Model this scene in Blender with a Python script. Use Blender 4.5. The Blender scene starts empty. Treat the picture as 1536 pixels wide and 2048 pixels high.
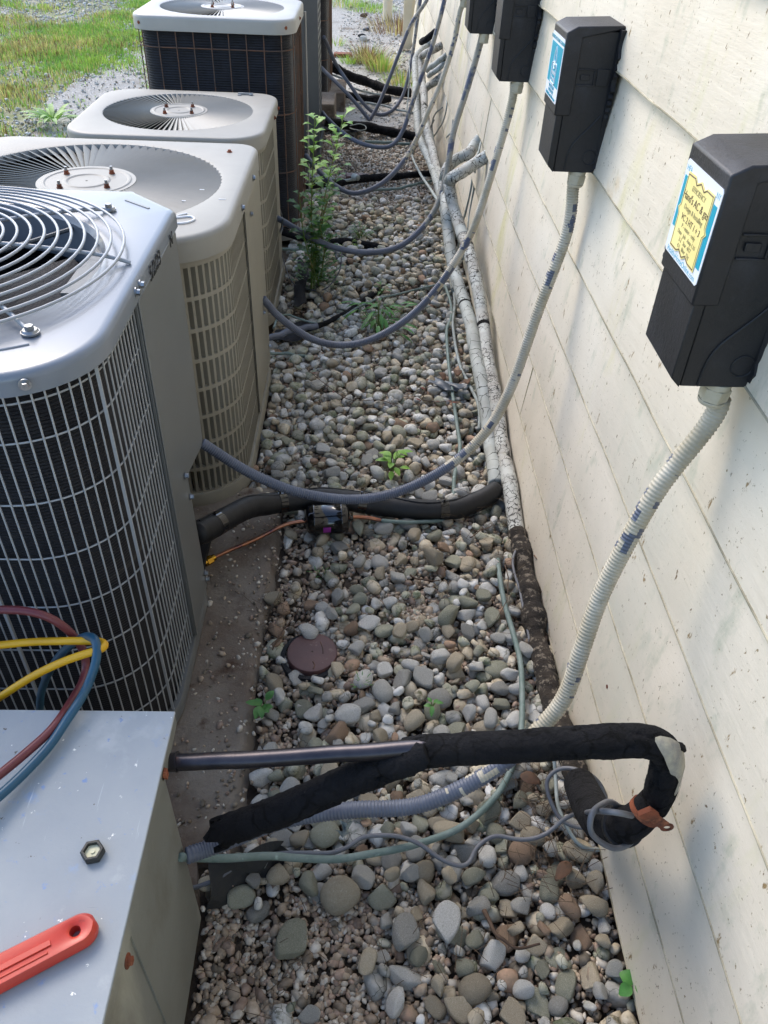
import bpy, bmesh, math, random
import numpy as np
from mathutils import Vector, Matrix
random.seed(7); rng = np.random.default_rng(7)
S = bpy.context.scene; COL = S.collection; D2R = math.radians
# ---------------------------------------------------------------- camera, sky, sun, exposure
cd = bpy.data.cameras.new("camera"); cam = bpy.data.objects.new("camera", cd); COL.objects.link(cam)
cd.sensor_fit = 'VERTICAL'; cd.sensor_height = 36; cd.lens = 36 * 1563 / 2048; cd.clip_start = .02; cd.clip_end = 400
Rw = ((0.9992565, -0.0137543, 0.0360181), (-0.0188539, 0.6405586, 0.7676778), (-0.0336306, -0.7677861, 0.6398230))
m = Matrix(Rw).transposed().to_4x4(); m.translation = Vector((0, 0, 1.5)); cam.matrix_world = m
cd.dof.use_dof = False
S.camera = cam
SUN_ROT, SUN_EL = D2R(-36), D2R(42)
w = bpy.data.worlds.new("World"); S.world = w; w.use_nodes = True
nt = w.node_tree; bg = nt.nodes['Background']; sk = nt.nodes.new('ShaderNodeTexSky'); sk.sky_type = 'NISHITA'
sk.sun_disc = False; sk.sun_elevation = SUN_EL; sk.sun_rotation = SUN_ROT; sk.air_density = 1.0; sk.dust_density = 1.4; sk.ozone_density = 2.2
nt.links.new(sk.outputs[0], bg.inputs[0]); bg.inputs[1].default_value = .15
sl = bpy.data.lights.new("sun", 'SUN'); sl.energy = .95; sl.angle = D2R(30); sl.color = (1, .90, .78)
so = bpy.data.objects.new("sun", sl); COL.objects.link(so)
sd = Vector((math.sin(SUN_ROT) * math.cos(SUN_EL), math.cos(SUN_ROT) * math.cos(SUN_EL), math.sin(SUN_EL)))
so.rotation_euler = sd.to_track_quat('Z', 'Y').to_euler(); so.location = sd * 20
S.view_settings.view_transform = 'Standard'; S.view_settings.look = 'None'; S.view_settings.gamma = 1
S.view_settings.exposure = 1.4
# ---------------------------------------------------------------- materials
def rgb(h):
    v = [int(h[i:i + 2], 16) / 255 for i in (0, 2, 4)]
    return tuple(x / 12.92 if x < .04045 else ((x + .055) / 1.055) ** 2.4 for x in v) + (1,)
MATS = {}
def pm(name, c1, c2=None, scale=6, rough=.6, metal=0, bump=0, bscale=80, lo=.38, hi=.62, spots=(), st=(1, 1, 1), bst=None, crack=None, spec=.5, rnd=0, coat=0):
    m = bpy.data.materials.new(name); m.use_nodes = True; t = m.node_tree; N = t.nodes; L = t.links
    b = N['Principled BSDF']; b.inputs['Metallic'].default_value = metal; b.inputs['Roughness'].default_value = rough
    b.inputs['Specular IOR Level'].default_value = spec; b.inputs['Coat Weight'].default_value = coat
    tc = N.new('ShaderNodeTexCoord')
    def mapped(s):
        mp = N.new('ShaderNodeMapping'); mp.inputs['Scale'].default_value = s; L.new(tc.outputs['Object'], mp.inputs[0]); return mp.outputs[0]
    if isinstance(c1, str): c1 = rgb(c1)
    def noise(sc, vec, det=6, rg=.6, dist=0):
        n = N.new('ShaderNodeTexNoise'); n.inputs['Scale'].default_value = sc; n.inputs['Detail'].default_value = det
        n.inputs['Roughness'].default_value = rg; n.inputs['Distortion'].default_value = dist; L.new(vec, n.inputs['Vector']); return n.outputs['Fac']
    def ramp(f, a, c):
        r = N.new('ShaderNodeMapRange'); r.inputs['From Min'].default_value = a; r.inputs['From Max'].default_value = c; L.new(f, r.inputs['Value']); return r.outputs[0]
    def mix(f, a, c):
        x = N.new('ShaderNodeMix'); x.data_type = 'RGBA'; L.new(f, x.inputs[0])
        for i, q in ((6, a), (7, c)):
            if isinstance(q, tuple): x.inputs[i].default_value = q
            else: L.new(q, x.inputs[i])
        return x.outputs[2]
    col = c1
    v = mapped(st)
    if c2:
        if isinstance(c2, str): c2 = rgb(c2)
        col = mix(ramp(noise(scale, v), lo, hi), col, c2)
    for sp in spots:   # (colour, scale, lo, hi[, stretch])
        cc = rgb(sp[0]); vv = mapped(sp[4]) if len(sp) > 4 else v
        col = mix(ramp(noise(sp[1], vv, 8, .65), sp[2], sp[3]), col, cc)
    if crack:          # (colour, scale, width[, stretch])
        vo = N.new('ShaderNodeTexVoronoi'); vo.feature = 'DISTANCE_TO_EDGE'; vo.inputs['Scale'].default_value = crack[1]
        vv = mapped(crack[3]) if len(crack) > 3 else v
        nn = N.new('ShaderNodeTexNoise'); nn.inputs['Scale'].default_value = crack[1] * 1.5; L.new(vv, nn.inputs['Vector'])
        ad = N.new('ShaderNodeMix'); ad.data_type = 'VECTOR'; ad.inputs[0].default_value = .02; L.new(vv, ad.inputs[4]); L.new(nn.outputs['Color'], ad.inputs[5])
        L.new(ad.outputs[1], vo.inputs['Vector'])
        f = N.new('ShaderNodeMapRange'); f.inputs['From Min'].default_value = crack[2] * .4; f.inputs['From Max'].default_value = crack[2]
        f.inputs['To Min'].default_value = 1; f.inputs['To Max'].default_value = 0; L.new(vo.outputs['Distance'], f.inputs['Value'])
        gate = N.new('ShaderNodeMath'); gate.operation = 'MULTIPLY'; L.new(f.outputs[0], gate.inputs[0]); L.new(ramp(noise(14, tc.outputs['Object']), .38, .52), gate.inputs[1])
        col = mix(gate.outputs[0], col, rgb(crack[0]))
    if rnd:            # per-stone / per-copy tone
        at = N.new('ShaderNodeAttribute'); at.attribute_name = 'tone'; oi = N.new('ShaderNodeObjectInfo')
        a = N.new('ShaderNodeMath'); a.operation = 'ADD'; L.new(at.outputs['Fac'], a.inputs[0]); L.new(oi.outputs['Random'], a.inputs[1])
        fr = N.new('ShaderNodeMath'); fr.operation = 'FRACT'; L.new(a.outputs[0], fr.inputs[0])
        r = N.new('ShaderNodeMapRange'); r.inputs['To Min'].default_value = 1 - rnd; r.inputs['To Max'].default_value = 1 + rnd; L.new(fr.outputs[0], r.inputs['Value'])
        h = N.new('ShaderNodeHueSaturation'); L.new(r.outputs[0], h.inputs['Value'])
        if isinstance(col, tuple): h.inputs['Color'].default_value = col
        else: L.new(col, h.inputs['Color'])
        col = h.outputs[0]
    if isinstance(col, tuple): b.inputs['Base Color'].default_value = col
    else: L.new(col, b.inputs['Base Color'])
    if bump:
        bn = N.new('ShaderNodeBump'); bn.inputs['Strength'].default_value = min(1, bump); bn.inputs['Distance'].default_value = .003 * max(1, bump)
        L.new(noise(bscale, mapped(bst) if bst else v, 8, .7), bn.inputs['Height']); L.new(bn.outputs[0], b.inputs['Normal'])
    MATS[name] = m; return m
specks = ('6a5636', 90, .68, .71)
M_SIDING = pm('cream_siding', 'e0d7c5', 'd5cab6', 2.2, .62, bump=.45, bscale=60, st=(1, 1, 1), bst=(1, .12, 1),
   spots=[('ccc8a0', 5, .60, .76, (1, 1, .25)), ('c2bc62', 2.6, .60, .82, (1, 1, .35)), ('c9a866', 3.1, .66, .84), ('aeb09a', 14, .57, .74, (1, 1, .5)), ('8a7a58', 120, .63, .67), ('c9c8b8', 1.1, .55, .8), ('8d764f', 34, .645, .68, (1, 1, .5)), ('6a5638', 75, .655, .69, (1, 1, .6)), ('a5663a', 9, .80, .83)])
M_LAPSHADE = pm('painted_lap_shade', '7e7864', 'b3ab94', 9, .8)  # grey-brown standing in for the shadow line at the siding laps
M_TRIM = pm('cream_trim', 'd8cbb0', 'cabb9c', 3, .6, bump=.2)
M_FOUND = pm('dark_foundation', '3c3a36', '232220', 12, .9, bump=.8)
M_LIDN = pm('grey_enamel', '757c85', '6f7780', 2, .3, bump=.05, bscale=200, spots=[('8f9190', 30, .66, .72)], coat=.2)
M_PANELN = pm('grey_enamel_panel', '6e706f', '686a69', 2, .33, bump=.05, bscale=150, spots=[('77766d', 7, .62, .8)])
M_WIREN = pm('grey_coated_wire', 'a0a3a5', None, rough=.35)
M_COIL = pm('dark_fin_coil', '26262a', '1c1c20', 30, .5, metal=.4, bump=.9, bscale=260, spots=[('5b544b', 3, .62, .8, (.3, .3, 6))])
M_COILB = pm('black_fin_coil', '15171d', '1d2028', 30, .55, metal=.3, bump=.9, bscale=240, spots=[('2c3342', 3, .55, .8)])
M_BEIGE = pm('beige_enamel', '938e80', '898476', 3, .42, bump=.08, bscale=120, spots=[('8d8878', 9, .62, .78), ('6e6a5d', 60, .74, .77)])
M_BEIGETOP = pm('faded_beige_top', '959289', '8c8980', 4, .5, bump=.12, bscale=120, spots=[('8f8a7c', 8, .6, .85), ('777163', 90, .72, .76), ('d8d7d2', 40, .74, .78)])
M_LIDD = pm('ivory_enamel', 'a6a49e', '9c9a93', 3, .45, bump=.08, spots=[('8d8474', 20, .68, .78)])
M_SLATE = pm('slate_enamel', '4b535a', '424a52', 3, .4, bump=.06, spots=[('626a70', 40, .7, .75)])
M_BLACKIN = pm('unit_interior', '0b0b0c', None, rough=.9)
M_RUSTWIRE = pm('rusty_wire', '54463e', '6c4c38', 20, .7, bump=.2)
M_RUST = pm('rust', '8a4a2e', '5c3524', 25, .85, bump=.6, spots=[('b06c48', 40, .55, .7)])
M_BOLT = pm('zinc_bolt', 'a9abac', '84878a', 60, .3, metal=.8)
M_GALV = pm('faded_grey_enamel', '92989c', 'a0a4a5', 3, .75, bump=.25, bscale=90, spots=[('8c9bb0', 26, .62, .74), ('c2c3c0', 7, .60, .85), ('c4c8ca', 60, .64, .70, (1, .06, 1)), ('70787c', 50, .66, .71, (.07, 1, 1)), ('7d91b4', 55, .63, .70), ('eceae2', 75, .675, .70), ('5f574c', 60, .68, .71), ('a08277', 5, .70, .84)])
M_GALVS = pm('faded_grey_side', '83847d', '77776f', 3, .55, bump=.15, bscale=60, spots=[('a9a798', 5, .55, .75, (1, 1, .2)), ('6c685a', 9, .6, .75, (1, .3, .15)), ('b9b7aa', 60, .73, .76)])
M_WHITEPIPE = pm('cracked_white_paint', 'b9bbb4', 'a09d94', 12, .75, bump=.6, bscale=50, crack=('1c1a17', 52, .075), spots=[('16140f', 6.5, .66, .675), ('8c8570', 9, .6, .8)])
M_WHITEPIPE2 = pm('pale_painted_foam', 'abb0ab', '989a92', 9, .7, bump=.5, bscale=40, crack=('1e1e1c', 24, .035), spots=[('77715f', 11, .62, .8)])
M_DIRTPIPE = pm('dirt_crusted_foam', '3a3229', '1c1814', 25, .95, bump=3, bscale=70, spots=[('7a7062', 60, .54, .62), ('8a8475', 110, .72, .75)])
M_FOAM = pm('weathered_black_foam', '0f0f12', '19191c', 20, .9, bump=3.5, spec=.25, bscale=60, spots=[('9a9a98', 120, .72, .735)], crack=('000000', 28, .06))
M_FOAMNEW = pm('new_black_foam', '0c0d0f', '121316', 8, .55, bump=.25, bscale=120)
M_PAINTCHIP = pm('old_cream_paint', 'bdb59c', '8d8a82', 30, .7, bump=.8)
M_CONDG = pm('grey_flexible_conduit', '5d6370', '525764', 12, .45, bump=.1, spots=[('8d9094', 50, .72, .78)])
M_CONDP = pm('painted_flexible_conduit', 'b9b2a1', 'a59c86', 14, .6, bump=.35, bscale=90, spots=[('8f8872', 24, .58, .72), ('4f566a', 7.5, .63, .64)])
M_CONDM = pm('half_painted_conduit', '9c988c', '89867c', 14, .6, bump=.35, bscale=90, spots=[('4f566a', 6, .52, .56)])
M_FITTING = pm('painted_fitting', 'c9c2b0', 'b2a98f', 20, .5, bump=.2, spots=[('8a7a58', 30, .62, .72)])
M_BOX = pm('black_painted_box', '17181c', '1e1f24', 7, .5, bump=.35, bscale=120, spots=[('a9abad', 80, .715, .735), ('2b2e36', 12, .5, .7)])
M_VERD = pm('verdigris_copper', '74827c', '5f716b', 25, .6, bump=.2, spots=[('8fa49a', 60, .6, .7), ('4e5a50', 14, .6, .75)])
M_COPPER = pm('copper_pipe', 'b07858', '80584e', 26, .3, metal=.85, spots=[('5a4250', 30, .56, .66)], bump=.1)
M_DKCOPPER = pm('tarnished_copper', '4a4547', '333238', 12, .32, metal=.75, bump=.1, spots=[('7b5a49', 16, .6, .75), ('646f7c', 6, .55, .7)])
M_BRASS = pm('brass', 'c89a3c', None, rough=.25, metal=1)
M_GLOSSBLK = pm('gloss_black', '07070a', None, rough=.12, coat=.5)
M_MAGENTA = pm('magenta_label', '8c2a86', None, rough=.5)
M_WIRE = pm('grey_cable', '585a60', '696a6c', 20, .55, bump=.1)
M_WIREW = pm('pale_painted_cable', '9aa3a0', '7f8580', 25, .65, bump=.2, spots=[('55544a', 30, .62, .72)])
M_BROWN = pm('brown_plastic', '4e3433', '5a3d3a', 12, .55, bump=.15, spots=[('7d6a62', 40, .62, .74)])
M_CONCRETE = pm('old_concrete', '837a6e', '695b4e', 5, .95, bump=2.0, bscale=45, spots=[('3b2b22', 4, .54, .72), ('8b8174', 60, .60, .68), ('aba596', 160, .68, .71), ('4f3a2c', 11, .58, .7)])
M_SOIL = pm('dark_soil', '5c4f41', '3b3128', 20, 1, bump=3, bscale=60, spots=[('4d4033', 90, .6, .7)])
M_SHELL = pm('pale_crushed_stone', 'c2bfb8', '9d998f', 60, .95, bump=3, bscale=120, spots=[('5d5548', 140, .56, .62), ('6b5c48', 3, .55, .7), ('d5d4d0', 200, .62, .66)])
M_LAWN = pm('lawn_soil', 'a09c80', '868a5c', 3, 1, bump=2, bscale=80, spots=[('aaa69c', 1.6, .56, .62), ('9b978d', 90, .64, .68)])
M_ROAD = pm('asphalt', '6d6d70', '5c5c60', 40, .95, bump=1)
M_RED = pm('red_hose', '6a2f33', '5f2a2e', 12, .38, bump=.05)
M_YEL = pm('yellow_hose', 'd3a014', 'c99408', 12, .42, bump=.05, spots=[('5a4410', 90, .72, .76)])
M_BLU = pm('blue_hose', '1f5068', '1a465c', 12, .38, bump=.05)
M_ORANGE = pm('orange_red_paint', 'bd3a26', 'ad3020', 12, .35, bump=.06, spots=[('6e2418', 26, .66, .74)])
M_CAPBLK = pm('black_knurled_cap', '22221e', '33322b', 60, .45, bump=.5)
M_IVORY = pm('ivory_disc', 'cfcbab', 'bdb995', 30, .5)
M_FABRIC = pm('black_weed_fabric', '1c1d20', '2a2a2c', 12, .9, bump=1.2, bscale=200)
M_RUBBER = pm('dusty_dark_rubber', '35342f', '27272a', 8, .85, bump=1, bscale=60, spots=[('5c5648', 14, .58, .74)])
M_STEM = pm('green_stem', '5c7a34', '6f6a3c', 15, .6)
M_BARK = pm('brown_stem', '5a4636', '453428', 25, .8, bump=.5)
M_DEAD = pm('dead_leaf', '4c3a2c', '6b4a34', 25, .8, bump=.4)
M_BLACK = pm('black_ink', '0c0c0e', None, rough=.7)
M_WHITEINK = pm('white_paint_marker', 'e2e4e6', None, rough=.6)
M_LABELW = pm('white_label', 'dfe3ea', None, rough=.4)
M_TEAL = pm('teal_label_print', '189bb4', None, rough=.4)
M_PAPER = pm('yellow_paper', 'eede96', 'e6d488', 20, .6)
M_INK = pm('brown_ink', '5b4a36', None, rough=.7)
M_GREYINK = pm('faded_grey_ink', '9a9066', None, rough=.7)
M_SILVERINK = pm('teal_letter_ink', '4f9fb0', None, rough=.6)
def leafm(name, c1, c2, scale=25, rnd=.35):
    m = pm(name, c1, c2, scale, .5, rnd=rnd); b = m.node_tree.nodes['Principled BSDF']
    b.inputs['Subsurface Weight'].default_value = 0
    tr = m.node_tree.nodes.new('ShaderNodeBsdfTranslucent'); ms = m.node_tree.nodes.new('ShaderNodeMixShader'); ms.inputs[0].default_value = .3
    L = m.node_tree.links; src = b.inputs['Base Color'].links[0].from_socket; L.new(src, tr.inputs[0])
    L.new(b.outputs[0], ms.inputs[1]); L.new(tr.outputs[0], ms.inputs[2]); L.new(ms.outputs[0], m.node_tree.nodes['Material Output'].inputs[0]); return m
M_LEAF = leafm('weed_leaf', '5a8c40', '44783a'); M_LEAFY = leafm('bright_leaf', '86ae48', '68943c'); M_LEAFD = leafm('dark_glossy_leaf', '4f8a3a', '376a30')
M_LEAFR = leafm('reddish_leaf', '7a3d38', '5c4a34')
M_GRASS = leafm('grass_blade', 'a4c252', '7cae48', 3, .4); M_GRASSY = leafm('dry_grass_blade', 'd2c480', 'b8b068', 3, .35); M_GRASSB = leafm('brown_dead_grass', '8a6a48', '6d5640', 3, .3)
M_PINE = pm('pine_needle', '5a4a38', None, rough=.8)
STONE = {
 'mossy green-grey': pm('stone_mossy', 'aaa796', '8a8c76', 30, .85, spec=.3, crack=('55584a', 34, .025), bump=1, bscale=50, rnd=.28, spots=[('c4c0b2', 13, .56, .70), ('5a6346', 30, .55, .70), ('aaa79c', 70, .58, .70)]),
 'pale white': pm('stone_white', 'd3d2cd', 'b3b0a6', 26, .8, spec=.3, crack=('77756a', 30, .02), bump=.9, bscale=50, rnd=.18, spots=[('8f8d7c', 14, .56, .70), ('77776a', 40, .58, .70)]),
 'grey': pm('stone_grey', 'b3b1aa', '8e8c84', 28, .8, spec=.3, crack=('5c5c54', 30, .022), bump=1, bscale=50, rnd=.28, spots=[('cdcac0', 13, .57, .70), ('a2a29c', 60, .58, .68), ('545a48', 30, .58, .7)]),
 'tan': pm('stone_tan', 'bdb29c', 'a0937c', 28, .8, spec=.3, crack=('6b6352', 30, .022), bump=1, bscale=50, rnd=.28, spots=[('d2c9b6', 13, .57, .70), ('b5ab98', 60, .6, .7), ('5b5a42', 30, .58, .7)]),
 'rusty brown': pm('stone_brown', 'a0846f', '80705c', 28, .82, spec=.3, bump=1, bscale=50, rnd=.22, spots=[('a08a74', 60, .6, .7), ('4c4b36', 30, .58, .7)])}
M_PEA = [pm('pea_tan', 'ab9a86', '8c7b66', 60, .75, rnd=.4), pm('pea_pale', 'c4bdb0', 'a89e8e', 60, .75, rnd=.25), pm('pea_rose', 'a08b7b', '85705f', 60, .75, rnd=.35), pm('pea_dark', '776e60', '5c5448', 60, .8, rnd=.3)]
# ---------------------------------------------------------------- mesh builder
ROOT = {}
class MB:
    def __init__(s): s.v = []; s.f = []; s.n = 0; s.mi = []; s.cur = 0
    def add(s, V, F):
        b = s.n; s.v.extend(tuple(map(float, p)) for p in V); s.n += len(V)
        s.f.extend(tuple(int(i) + b for i in f) for f in F); s.mi.extend([s.cur] * len(F)); return b
    def box(s, x0, x1, y0, y1, z0, z1):
        V = [(x, y, z) for z in (z0, z1) for y in (y0, y1) for x in (x0, x1)]
        s.add(V, [(0, 2, 3, 1), (4, 5, 7, 6), (0, 1, 5, 4), (2, 6, 7, 3), (0, 4, 6, 2), (1, 3, 7, 5)])
    def obox(s, c, ax, ay, az):   # oriented box: centre and three half-axis vectors
        c, ax, ay, az = map(np.array, (c, ax, ay, az))
        V = [c + i * ax + j * ay + k * az for k in (-1, 1) for j in (-1, 1) for i in (-1, 1)]
        s.add(V, [(0, 2, 3, 1), (4, 5, 7, 6), (0, 1, 5, 4), (2, 6, 7, 3), (0, 4, 6, 2), (1, 3, 7, 5)])
    def prism(s, poly, ax, a0, a1):  # poly in the two other axes
        n = len(poly)
        def P(p, a):
            q = list(p); q.insert(ax, a); return q
        V = [P(p, a0) for p in poly] + [P(p, a1) for p in poly]
        s.add(V, [tuple(range(n))[::-1], tuple(range(n, 2 * n))] + [(i, (i + 1) % n, n + (i + 1) % n, n + i) for i in range(n)])
    def rings(s, R, close=True, cap0=False, cap1=False, loop=False):
        n = len(R[0]); V = [p for r in R for p in r]; F = []; m = len(R)
        for k in range(m if loop else m - 1):
            k2 = (k + 1) % m
            for i in range(n if close else n - 1):
                j = (i + 1) % n; F.append((k * n + i, k * n + j, k2 * n + j, k2 * n + i))
        if cap0: F.append(tuple(range(n))[::-1])
        if cap1: F.append(tuple((m - 1) * n + i for i in range(n)))
        s.add(V, F)
    def tube(s, P, r, n=10, cap=True, arc=None, start=0, disp=None):
        P = np.array(P, float); m = len(P); r = np.broadcast_to(np.array(r, float), (m,)) if np.ndim(r) < 2 else r
        T = np.gradient(P, axis=0); T /= np.linalg.norm(T, axis=1)[:, None] + 1e-12
        up = np.array([0, 0, 1.]) if abs(T[0][2]) < .9 else np.array([1., 0, 0])
        N = np.zeros_like(P); N[0] = np.cross(T[0], up); N[0] /= np.linalg.norm(N[0])
        for i in range(1, m):
            q = N[i - 1] - T[i] * (N[i - 1] @ T[i]); N[i] = q / (np.linalg.norm(q) + 1e-12)
        B = np.cross(T, N)
        a = (np.linspace(0, 2 * math.pi, n, endpoint=False) if arc is None else np.linspace(start, start + arc, n))
        R = [[P[i] + r[i] * (1 + (disp[i, j] if disp is not None else 0)) * (math.cos(t) * N[i] + math.sin(t) * B[i]) for j, t in enumerate(a)] for i in range(m)]
        s.rings(R, close=arc is None, cap0=cap and arc is None, cap1=cap and arc is None)
        return P, N, B
    def cyl(s, c, d, r, h, n=12, r2=None):
        c = np.array(c, float); d = np.array(d, float); d /= np.linalg.norm(d)
        s.tube([c, c + d * h], [r, r if r2 is None else r2], n)
    def disc(s, c, r, n=32): s.add([(c[0] + r * math.cos(t), c[1] + r * math.sin(t), c[2]) for t in np.linspace(0, 2 * math.pi, n, endpoint=False)], [tuple(range(n))])
    def build(s, name, mat, parent=None, sharp=35, bevel=0, label=None, tone=None, smooth=True):
        me = bpy.data.meshes.new(name)
        V = np.array(s.v, float); L = None
        if parent is not None: L = np.array(ROOT[parent.name])
        else:
            mn, mx = V.min(0), V.max(0); L = np.array([(mn[0] + mx[0]) / 2, (mn[1] + mx[1]) / 2, mn[2]])
        me.from_pydata((V - L).tolist(), [], s.f); me.update()
        mats = mat if isinstance(mat, (list, tuple)) else [mat]
        for q in mats: me.materials.append(q)
        if len(mats) > 1: me.polygons.foreach_set('material_index', s.mi)
        if smooth:
            me.shade_smooth()
            if sharp: me.set_sharp_from_angle(angle=D2R(sharp))
        if tone is not None:
            a = me.attributes.new('tone', 'FLOAT', 'POINT'); a.data.foreach_set('value', np.asarray(tone, np.float32))
        o = bpy.data.objects.new(name, me); COL.objects.link(o)
        if bevel:
            bv = o.modifiers.new('edge', 'BEVEL'); bv.width = bevel; bv.segments = 2; bv.limit_method = 'ANGLE'; bv.angle_limit = D2R(40)
        if parent is not None: o.parent = parent
        else: o.location = L
        ROOT[o.name] = tuple(L)
        if label: o['label'] = label
        return o
def npmesh(name, V, F, mats, mi=None, tone=None, sharp=None, parent=None):
    """big merged mesh from numpy arrays (all faces the same size)"""
    k = F.shape[1]; me = bpy.data.meshes.new(name); me.vertices.add(len(V)); me.vertices.foreach_set('co', V.astype(np.float32).ravel())
    me.loops.add(F.size); me.loops.foreach_set('vertex_index', F.astype(np.int32).ravel())
    me.polygons.add(len(F)); me.polygons.foreach_set('loop_start', np.arange(0, F.size, k, dtype=np.int32))
    for q in mats: me.materials.append(q)
    if mi is not None: me.polygons.foreach_set('material_index', mi.astype(np.int32))
    me.update(calc_edges=True)
    if tone is not None:
        a = me.attributes.new('tone', 'FLOAT', 'POINT'); a.data.foreach_set('value', tone.astype(np.float32))
    me.shade_smooth()
    o = bpy.data.objects.new(name, me); COL.objects.link(o); ROOT[o.name] = (0, 0, 0); return o
def thing(name, loc, label, cat, group=None):
    o = bpy.data.objects.new(name, None); COL.objects.link(o); o.location = loc; o.empty_display_size = .05
    ROOT[o.name] = tuple(loc); o['label'] = label; o['category'] = cat
    if group: o['group'] = group
    return o
def tag(o, label=None, cat=None, group=None, kind=None):
    for k, v in (('label', label), ('category', cat), ('group', group), ('kind', kind)):
        if v: o[k] = v
    return o
def spline(P, step=.01):
    P = np.array(P, float)
    if len(P) < 3:
        n = max(2, int(np.linalg.norm(P[1] - P[0]) / step)); return P[0] + (P[1] - P[0]) * np.linspace(0, 1, n)[:, None]
    Q = np.vstack([2 * P[0] - P[1], P, 2 * P[-1] - P[-2]]); out = []
    for i in range(1, len(Q) - 2):
        p0, p1, p2, p3 = Q[i - 1:i + 3]; n = max(2, int(np.linalg.norm(p2 - p1) / step))
        t = np.linspace(0, 1, n, endpoint=False)[:, None]
        out.append(.5 * (2 * p1 + (p2 - p0) * t + (2 * p0 - 5 * p1 + 4 * p2 - p3) * t ** 2 + (3 * p1 - p0 - 3 * p2 + p3) * t ** 3))
    C = np.vstack(out + [P[-1:]])
    d = np.r_[0, np.cumsum(np.linalg.norm(np.diff(C, axis=0), axis=1))]; n = max(3, int(d[-1] / step)); u = np.linspace(0, d[-1], n)
    C = np.column_stack([np.interp(u, d, C[:, k]) for k in range(3)])
    for _ in range(3): C[1:-1] = (C[:-2] + 2 * C[1:-1] + C[2:]) / 4
    return C
def wob(C, amp, freq=9, seed=0):
    u = np.linspace(0, 1, len(C))[:, None]; r = np.random.default_rng(seed); o = np.zeros_like(C)
    for k in range(1, 5): o += amp / k * np.sin(u * freq * k * r.uniform(.6, 1.4, 3) + r.uniform(0, 6.3, 3))
    return C + o * np.sin(np.pi * np.clip(u, 0, 1)) ** .5
def crackdisp(m, n, seed, amp=.06):
    """crumbled foam: lumps and short lengthwise cracks, as a radius factor"""
    r = np.random.default_rng(seed); d = r.normal(0, .012, (m, n))
    for _ in range(int(m * n / 55)):
        i, j, L = r.integers(0, m), r.integers(0, n), r.integers(3, 14); dep = amp * r.uniform(.4, 1.2)
        for q in range(L):
            if i >= m: break
            d[i, j % n] -= dep; i += 1; j += r.integers(-1, 2) if r.random() < .5 else 0
    return d
def text_mesh(name, txt, mat, origin, right, up, size, parent, shear=0, thick=.0004, spacing=1, align='CENTER'):
    cu = bpy.data.curves.new(name, 'FONT'); cu.body = txt; cu.size = size; cu.align_x = align; cu.align_y = 'CENTER'; cu.extrude = thick; cu.shear = shear; cu.space_character = spacing
    cu.resolution_u = 3
    to = bpy.data.objects.new(name, cu); COL.objects.link(to); dg = bpy.context.evaluated_depsgraph_get()
    me = bpy.data.meshes.new_from_object(to.evaluated_get(dg)); bpy.data.objects.remove(to)
    r = Vector(right).normalized(); u = Vector(up).normalized(); nrm = r.cross(u)
    M = Matrix((r, u, nrm)).transposed().to_4x4(); M.translation = Vector(origin) - Vector(ROOT[parent.name]); me.transform(M)
    me.materials.clear(); me.materials.append(mat); me.name = name
    o = bpy.data.objects.new(name, me); COL.objects.link(o); o.parent = parent; ROOT[o.name] = ROOT[parent.name]; return o
# ---------------------------------------------------------------- outlines
def rr(x0, x1, y0, y1, r, d=0, seg=10):
    """rounded rectangle, r = (front-left, front-right, back-right, back-left) radii; negative = chamfer; d = inset. y0 is the front."""
    cs = [(x0, y0, 1, 1, 180), (x1, y0, -1, 1, 270), (x1, y1, -1, -1, 0), (x0, y1, 1, -1, 90)]; P = []
    for (cx, cy, sx, sy, a0), q in zip(cs, r):
        ch = q < 0; q = abs(q); q2 = max(.002, q - d * (.41 * 1.4 if ch else 1)); ox, oy = cx + sx * (d + q2), cy + sy * (d + q2)
        for k in range(2 if ch else seg + 1):
            a = D2R(a0 + 90 * k / (1 if ch else seg)); P.append((ox + q2 * math.cos(a), oy + q2 * math.sin(a)))
    return np.array(P)
def radial(poly, c, angs):
    """ray-cast a convex polygon from c at the given angles"""
    out = []; P = np.array(poly); Q = np.roll(P, -1, 0)
    for a in angs:
        d = np.array([math.cos(a), math.sin(a)]); best = None; e = Q - P; w_ = P - c
        den = d[0] * e[:, 1] - d[1] * e[:, 0]; den[abs(den) < 1e-12] = 1e-12
        t = (w_[:, 0] * e[:, 1] - w_[:, 1] * e[:, 0]) / den; u = (w_[:, 0] * d[1] - w_[:, 1] * d[0]) / den
        ok = (u >= -1e-6) & (u <= 1 + 1e-6) & (t > 0); out.append(c + d * t[ok].max())
    return np.array(out)
def along(poly, step):
    P = np.vstack([poly, poly[:1]]); d = np.r_[0, np.cumsum(np.linalg.norm(np.diff(P, axis=0), axis=1))]; n = int(round(d[-1] / step)); u = np.linspace(0, d[-1], n, endpoint=False)
    C = np.column_stack([np.interp(u, d, P[:, k]) for k in range(2)]); T = np.roll(C, -1, 0) - np.roll(C, 1, 0); T /= np.linalg.norm(T, axis=1)[:, None]
    return C, np.column_stack([T[:, 1], -T[:, 0]]), u
def z3(P, z): return [(p[0], p[1], z) for p in P]
def hexbolt(mb, c, d, r=.006, h=.005):
    c = np.array(c, float); d = np.array(d, float) / np.linalg.norm(d); mb.cyl(c, d, r * 1.5, h * .3, 14); mb.cyl(c + d * h * .3, d, r, h, 6, r * .92)

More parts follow.
